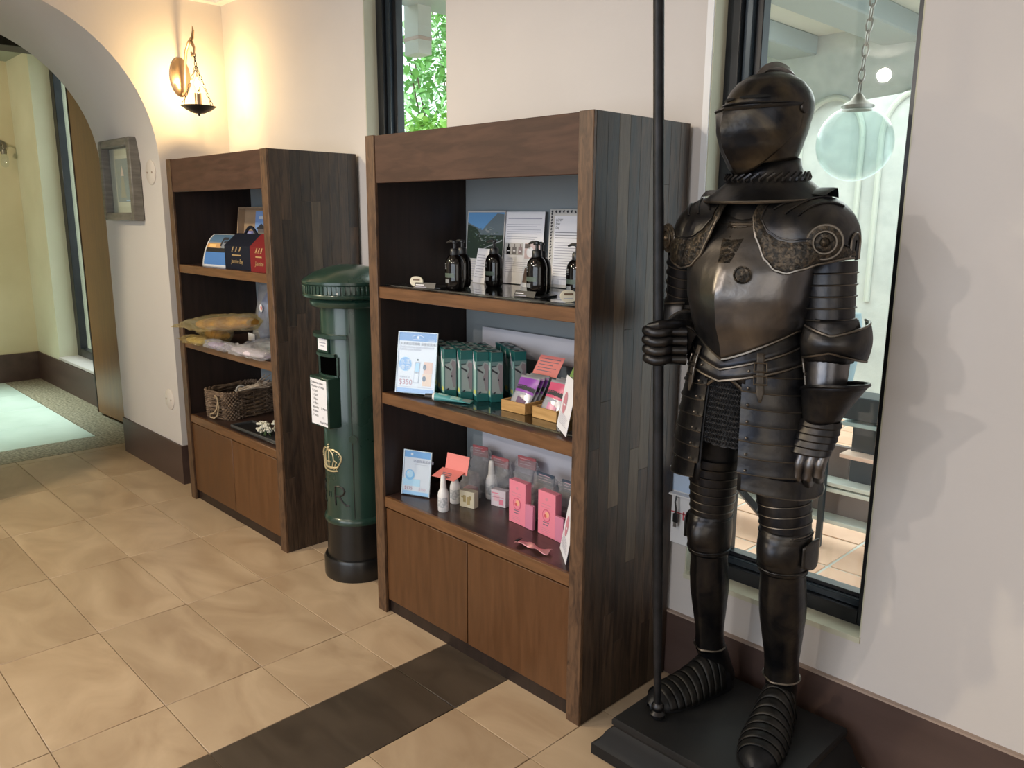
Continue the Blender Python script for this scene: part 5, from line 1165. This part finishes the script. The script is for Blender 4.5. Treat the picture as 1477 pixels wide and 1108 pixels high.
clear_bag(-2.150, -.225, .2, .075, .105, .06, 2., 'short crinkled clear bag with pink contents under the folded card', None, colr('soft_pink', (.74, .34, .38), .4))
clear_bag(-2.075, -.145, .1, .10, .150, .08, 3., 'clear bag around a white lotion bottle', rose_d, None)
clear_bag(-1.960, -.120, .1, .10, .170, .08, 4., 'clear bag with rose header and pink contents in the middle of the lower shelf', rose_d, colr('soft_pink', (.74, .34, .38), .4))
clear_bag(-1.815, -.175, .0, .10, .155, .09, 5., 'clear bag with slate blue header behind the first tall pink package', slate_p, mauve_p)
clear_bag(-1.672, -.200, .0, .10, .165, .08, 6., 'clear bag with slate blue header behind the second tall pink package', slate_p, mauve_p)
clear_bag(-1.640, -.115, .0, .10, .185, .06, 7., 'clear bag with dark header at the back right of the lower shelf', colr('header_dark', (.05, .045, .06), .3), mauve_p)
def pink_pack(x, y, rz, lb):
    r = thing('tall_package', lb, 'package', (x, y, ZS3), rz)
    b = B(); b.box(-.042, .042, -.014, .014, 0, .152, .001); bx = b.build('carton', pink_p, r)
    b = B(); disc(b, colr('flower_rose', (.60, .12, .20)), .0, .072, .020, .0146, 18, 1.1); disc(b, pink_p, .0, .072, .0165, .0149, 18, 1.1); disc(b, colr('flower_peach', (.85, .42, .26)), .004, .076, .010, .0152); disc(b, red_p, -.004, .070, .006, .0155)
    lines(b, colr('print_dusty_pink', (.60, .26, .32)), -.026, .026, .108, 2, .010, .0022, .0146, .2); lines(b, mat('dark_grey_ink', (.16, .16, .20), .6), -.016, .014, .046, 2, .009, .0032, .0146, .3); lines(b, colr('print_dusty_pink', (.60, .26, .32)), -.022, .022, .024, 3, .006, .0014, .0146, .2); disc(b, colr('print_dusty_pink', (.60, .26, .32)), 0, .128, .006, .0146)
    b.build('print', None, bx)
    b = B(); b.box(.043, .082, -.016, -.004, 0, .085, .001); b.build('side_panel', colr('mauve_pink_panel', (.62, .22, .34), .45), r)
pink_pack(-1.845, -.268, -.06, 'tall pink package with a round flower print on the lower shelf, left one'); pink_pack(-1.700, -.275, -.08, 'tall pink package with a round flower print on the lower shelf, right one')
r = thing('small_sachet', 'small crumpled pink sachet lying flat at the front right of the lower shelf', 'packet', (-1.660, -.392, ZS3 + .003), .12)
b = B(); b.surf(lambda u, v: ((u - .5) * .135, (v - .5) * .026 * (1 + .3 * math.sin(u * 9)) + .006 * math.sin(u * 6), .004 + .005 * math.sin(u * 11) * math.cos(v * 4) + .004 * math.sin(PI * v)), 26, 8); b.build('foil', colr('rose_foil', (.60, .26, .28), .22, metal=.4), r, solid=.0015)
b = B(); b.surf(lambda u, v: (-.066 + .012 * u, (v - .5) * .026, .010 + .003 * v), 2, 3); b.build('black_tip', black_card, r, solid=.0015)
tent(-1.537, -.345, ZS3 + .001, -.70, .13, .175, 'white tent card at the right end of the lower shelf', tprint)

# ================================================================== GOODS ON THE LEFT UNIT
Z1, Z2, Z3 = 1.2575, .8725, .4725
def curved_photo():
    r = thing('photo_card', 'curved sunset photograph card standing on the top shelf of the left unit', 'card', (-3.815, -.405, Z1), .08)
    W, H = .235, .155; cf_ = lambda u, v: ((u - .5) * W, .075 * v ** 1.5 + 0, H * math.sin(v * 1.35) / math.sin(1.35))
    b = B(); b.surf(cf_, 4, 14); b.build('card', paper, r, solid=.0015)
    g = lambda u0, u1, v0, v1, mm_, o=.0012: b.use(mm_).surf(lambda u, v: tuple(Vector(cf_(lerp(u0, u1, u), lerp(v0, v1, v))) + Vector((0, -o, o * .4))), 6, 8)
    b = B(); g(.05, .95, .05, .34, colr('print_sea_blue', (.07, .20, .52))); g(.05, .95, .34, .45, colr('print_black_shore', (.015, .014, .016))); g(.05, .95, .45, .62, colr('print_dusk_grey', (.22, .24, .28))); g(.05, .60, .45, .58, colr('print_sunset', (.62, .34, .14)), .0016); g(.14, .40, .47, .55, colr('print_sun_glow', (.85, .55, .22)), .002); g(.05, .95, .62, .95, colr('print_twilight', (.09, .17, .28)))
    g(.56, .62, .50, .80, ink, .002); g(.66, .92, .60, .66, ink, .002); g(.62, .78, .70, .80, ink, .002)
    b.build('print', None, r)
    b = B(); b.box(-W / 2, W / 2, 0, .08, 0, .0015); b.build('foot', paper, r)
curved_photo()
def gable(x, y, W, D, H, mm_, lb, word):
    r = thing('gift_box', lb, 'box', (x, y, Z1)); b = B()
    b.prism([(0, 0), (D, 0), (D * 1.0, H), (D / 2 + .006, H + .055), (D / 2 - .006, H + .055), (0, H)], 'yz', 0, W); b.build('carton', mm_, r)
    b = B(); n = 14; pts = [(W * .28 + W * .44 * i / n, D / 2, H + .050 + .035 * math.sin(PI * i / n)) for i in range(n + 1)]; b.tube(pts, .007, 6); b.build('handle', mm_, r)
    b = B(); b.use(goldink)
    for k in range(3):
        x0 = W * .28 + k * W * .13; b.poly([(x0, -.001, H * .80), (x0 + .012, -.001, H * .80), (x0 + .022, -.001, H * .96), (x0 + .014, -.001, H * .96)]); b.poly([(x0 - .004, -.001, H * .76), (x0 + .010, -.001, H * .76), (x0 + .010, -.001, H * .78), (x0 - .004, -.001, H * .78)])
    quad(b, goldink, W * .28, W * .60, H * .58, H * .63, .001)
    b.text(word, H * .27, W * .24, H * .26, .001, shear=.35, sx=.85); b.build('gold_print', None, r)
    b = B(); quad(b, paper, W * .28, W * .44, 0, .012, 0); b.xf(Matrix.Translation((0, D * .3, H + .030)) @ Matrix.Rotation(-.9, 4, 'X')); b.build('paper_tab', None, r)
gable(-3.700, -.405, .275, .14, .108, navy_m, 'dark navy gable gift box with gold lettering on the left unit', 'Jasmine Bay')
gable(-3.402, -.425, .180, .13, .110, redbox_m, 'dark red gable gift box half hidden behind the side panel', 'Jasmine')
def kraft():
    r = thing('display_box', 'open kraft display box with blue landscape cards at the back of the left unit', 'box', (-3.88, -.16, Z1 + .006), 0, None, -.12)
    W, H, t = .46, .285, .008
    b = B(); b.box(-W / 2, W / 2, .035, .040, 0, H); b.build('back_board', tan_m, r)
    for q in ((-W / 2, -W / 2 + t, 0, H), (W / 2 - t, W / 2, 0, H), (-W / 2 + t, W / 2 - t, H - t, H), (-W / 2 + t, W / 2 - t, 0, t)):
        b = B(); b.box(q[0], q[1], 0, .035, q[2], q[3], .001); b.build('rim_board', tan_m, r)
    b = B(); X0 = -W / 2
    quad(b, colr('photo_cloud_sky', (.22, .36, .70)), X0 + .14, X0 + .44, H * .42, H * .94, -.030); quad(b, colr('photo_cloud', (.62, .68, .78)), X0 + .26, X0 + .40, H * .60, H * .72, -.029); quad(b, colr('photo_cloud', (.62, .68, .78)), X0 + .18, X0 + .24, H * .80, H * .85, -.029)
    b.use(ink).poly([(X0 + .155, .028, H * .62), (X0 + .265, .028, H * .62), (X0 + .21, .028, H * .72)]); quad(b, colr('photo_hut', (.14, .13, .14)), X0 + .175, X0 + .245, H * .46, H * .62, -.028)
    quad(b, colr('photo_violet_blue', (.16, .18, .50)), X0 + .03, X0 + .13, H * .18, H * .58, -.027); quad(b, colr('photo_rock', (.20, .19, .18)), X0 + .13, X0 + .40, H * .16, H * .56, -.026); quad(b, colr('photo_pale_violet', (.42, .42, .72)), X0 + .04, X0 + .11, H * .44, H * .56, -.026)
    random.seed(9)
    for i in range(30): x = random.uniform(.04, .38); z = random.uniform(.2, .54) * H; quad(b, random.choice([ink, colr('photo_cloud', (.62, .68, .78)), colr('photo_olive', (.16, .16, .08))]), X0 + x, X0 + x + .012, z, z + .008, -.024)
    b.build('landscape_cards', None, r)
kraft()
# middle shelf of the left unit : bagged pastries, plastic bags and a toy
def long_bag(x, y, z, rz, L, W, Hh, film, lb, inner=None, seed=0, tip=.30, tilt=0.):
    r = thing('wrapped_pack', lb, 'bag', (x, y, z), rz); r.rotation_euler.y = tilt
    def fn(u, v, f=1.):
        a = 2 * PI * u; t = v; s_ = min(1, t / tip) ** .7 * min(1, (1 - t) / .10 + .25) if tip else 1; tw = .35 + .65 * s_ + (.7 * (1 - t / .13) if t < .13 else 0)
        n = noise.noise(Vector((math.cos(a) * 1.5 + seed, math.sin(a) * 1.5, t * 9))) * .018 + noise.noise(Vector((math.cos(a) * 5 + seed, math.sin(a) * 5, t * 25))) * .012 * (1.5 - t)
        return Vector((t * L, (W / 2 * tw + n) * math.cos(a) * f, max(.0008, Hh / 2 + ((Hh / 2) * s_ + .004 + n * .6) * math.sin(a) * f)))
    b = B(); b.surf(lambda u, v: fn(u, v), 36, 46, cu=True); b.build('film', film, r, sharp=.4)
    if inner:
        b = B(); b.surf(lambda u, v: Vector((lerp(L * .26, L * .96, v), W * .47 * math.cos(2 * PI * u) * math.sin(PI * (.12 + .76 * v)) ** .5, Hh * .5 + Hh * .42 * math.sin(2 * PI * u) * math.sin(PI * (.12 + .76 * v)) ** .5)), 24, 16, cu=True, capu=True); b.build('contents', inner, r)
    return r
crust = noisy(mat('golden_brown_crust', rough=.4), (.20, .085, .018), (.55, .32, .08), 14, 4, bump=.2)
yellow_in = noisy(mat('yellow_filling', rough=.4), (.50, .40, .06), (.60, .52, .22), 14, 4)
long_bag(-4.075, -.375, Z2 + .004, .06, .24, .09, .075, gold_cello, 'golden pastry in crinkled yellow cellophane, farther back on the left unit', crust, 1.)
long_bag(-4.02, -.490, Z2 + .055, .15, .60, .12, .075, gold_cello, 'long golden pastry in yellow cellophane overhanging the shelf front', crust, 4., tilt=-.10)
long_bag(-4.045, -.485, Z2 + .004, .06, .22, .08, .035, gold_cello, 'small bright yellow wrapped piece under the long golden pastry', yellow_in, 8.)
lilac = colr('lilac_candy', (.50, .38, .62), .4); 
long_bag(-3.86, -.462, Z2 + .001, .02, .27, .07, .036, cello, 'clear bag with lilac and pink sweets lying along the shelf front', lilac, 11.)
long_bag(-3.66, -.455, Z2 + .001, .03, .42, .085, .040, cello, 'clear bag with pink ended white roll at the right of the shelf front', colr('white_pink_roll', (.66, .58, .66), .4), 14.)
long_bag(-3.62, -.32, Z2 + .001, .05, .38, .13, .055, cello, 'clear bag of dark grey goods behind the pink roll', colr('dusky_teal_contents', (.07, .10, .11), .4), 17.)
r = thing('plush_toy', 'blue plush fish toy in a clear wrapper standing at the back of the middle shelf', 'toy', (-3.76, -.20, Z2), -.1)
b = B(); b.surf(lambda u, v: Vector((.075 * math.cos(2 * PI * u) * math.sin(PI * (.04 + .92 * v)) ** .7 + .10 * v, .035 * math.sin(2 * PI * u) * math.sin(PI * (.04 + .92 * v)) ** .7, .002 + .26 * v)), 24, 18, cu=True, capu=True); b.build('body', noisy(mat('blue_plush', rough=.8), (.06, .12, .34), (.14, .26, .52), 20), r)
b = B(); disc(b, paper, .085, .185, .020, .040, 18); disc(b, red_p, .09, .186, .010, .0405, 14); b.build('eye', None, r)
b = B(); b.tube([(.0, -.036, .12), (.02, -.040, .105), (.05, -.040, .11), (.07, -.038, .13)], .003, 6); b.build('mouth', ink, r)
b = B(); b.surf(lambda u, v: Vector((.10 * v + (.105 + .012 * noise.noise(Vector((u * 9, v * 9, 2)))) * math.cos(2 * PI * u), .055 * math.sin(2 * PI * u) * (1 - .6 * v), .30 * v)), 24, 14, cu=True); b.build('wrapper', cello, r)
b = B(); quad(b, paper, -.06, .03, .01, .05, .058); b.build('paper_tag', None, r)
# lower shelf of the left unit: wicker basket
bk = thing('wicker_basket', 'rectangular grey brown wicker basket with rope handle on the lower shelf of the left unit', 'basket', (-3.975, -.240, Z3), .22)
BL, BD, BH = .205, .30, .135
def rim(t, z, off=0.):   # rounded rectangle outline, slightly flared
    f = 1 + .03 * z / BH; hx, hy = (BL / 2 + off) * f, (BD / 2 + off) * f; a = 2 * PI * t; c, s_ = math.cos(a), math.sin(a); e = .32
    return Vector((hx * math.copysign(abs(c) ** e, c), hy * math.copysign(abs(s_) ** e, s_), z))
NS = 48
def per(t): return t + .055 * math.sin(4 * PI * t * 1) * 0
random.seed(4)
b = B()
for k in range(13):
    z = .008 + k * (BH - .012) / 12; ph = k % 2; pts = []
    for i in range(NS * 3):
        t = i / (NS * 3); pts.append(rim(t, z + random.uniform(-.0022, .0022), .006 * math.cos(PI * (i / 3 + ph))))
    b.tube(pts, .0052, 5, closed=True)
b.build('weave', wicker_m, bk, stuff=True)
b = B()
for i in range(NS): b.tube([rim(i / NS, .0), rim(i / NS, BH * .5), rim(i / NS, BH + random.uniform(.002, .012))], .004, 5)
b.build('stakes', wicker_m, bk, stuff=True)
b = B(); b.tube([rim(i / 80, BH + .004 * math.sin(i * 2.1)) for i in range(80)], .0085, 6, closed=True); b.tube([rim(i / 80, BH + .008 + .004 * math.sin(i * 2.1 + 3), .004) for i in range(80)], .006, 6, closed=True); b.build('rim', wicker_m, bk)
b = B(); b.box(-BL / 2 + .01, BL / 2 - .01, -BD / 2 + .01, BD / 2 - .01, .001, .007); b.build('bottom', wicker_m, bk)
b = B(); b.tube([(.005, -.160, .115), (.015, -.170, .128), (.035, -.173, .118), (.040, -.170, .07), (.025, -.170, .025), (.0, -.172, .008), (-.03, -.174, .010), (-.028, -.174, .026), (.0, -.172, .035), (.022, -.170, .06), (.026, -.163, .10)], .0042, 6); b.build('rope_handle', mat('jute_rope', (.36, .27, .17), .8), bk)
for i in range(2):
    r = thing('dried_bundle', ['bundle of pale dried stalks lying across the wicker basket', 'second bundle of dried stalks at the back of the wicker basket'][i], 'dried flowers', (-3.95, -.27 + i * .10, Z3 + .125), .1)
    b = B()
    for k in range(16): p = Vector((random.uniform(-.02, .02), random.uniform(-.02, .02), random.uniform(0, .012))); b.tube([p, p + Vector((.10, .02, .03)), p + Vector((.22, random.uniform(-.01, .06), random.uniform(.05, .11)))], .0025, 5)
    b.build('stalks', noisy(mat('dried_stalk', rough=.7), (.22, .16, .11), (.50, .42, .34), 30), r, stuff=True)
    b = B(); b.tube([(.03 + .016 * math.cos(a) * .3, .024 * math.cos(a) + .004, .014 + .022 * math.sin(a)) for a in [2 * PI * k / 14 for k in range(14)]], .005, 6, closed=True); b.build('tie', mat('grey_ribbon', (.36, .34, .32), .6), r)
tr_ = thing('display_tray', 'flat dark tray in front of the wicker basket holding white flowers', 'tray', (-3.50, -.355, Z3), .02)
b = B(); b.box(-.23, .23, -.06, .06, 0, .006, .002); b.build('base', black_card, tr_)
for q in ((-.23, .23, -.06, -.054), (-.23, .23, .054, .06), (-.23, -.224, -.054, .054), (.224, .23, -.054, .054)):
    b = B(); b.box(q[0], q[1], q[2], q[3], .006, .018, .001); b.build('rim_board', mat('tray_grey', (.06, .06, .06), .4), tr_)
fl = thing('white_flowers', 'small bunch of white artificial flowers in the dark tray', 'flowers', (-3.475, -.355, Z3 + .007))
b = B()
for k in range(24):
    c = Vector((random.uniform(-.06, .06), random.uniform(-.035, .035), random.uniform(.01, .055)))
    for j in range(5): a = 2 * PI * j / 5 + k; b.ball(c + Vector((.008 * math.cos(a), .008 * math.sin(a), .002 * j)), .0065, n=6)
b.build('petals', mat('cream_petal', (.66, .64, .54), .6), fl, stuff=True)
b = B()
for k in range(10): b.tube([(random.uniform(-.05, .05), random.uniform(-.03, .03), .0), (random.uniform(-.05, .05), random.uniform(-.03, .03), .045)], .0025, 5)
b.build('stems', mat('stem_green', (.05, .10, .03), .6), fl, stuff=True)
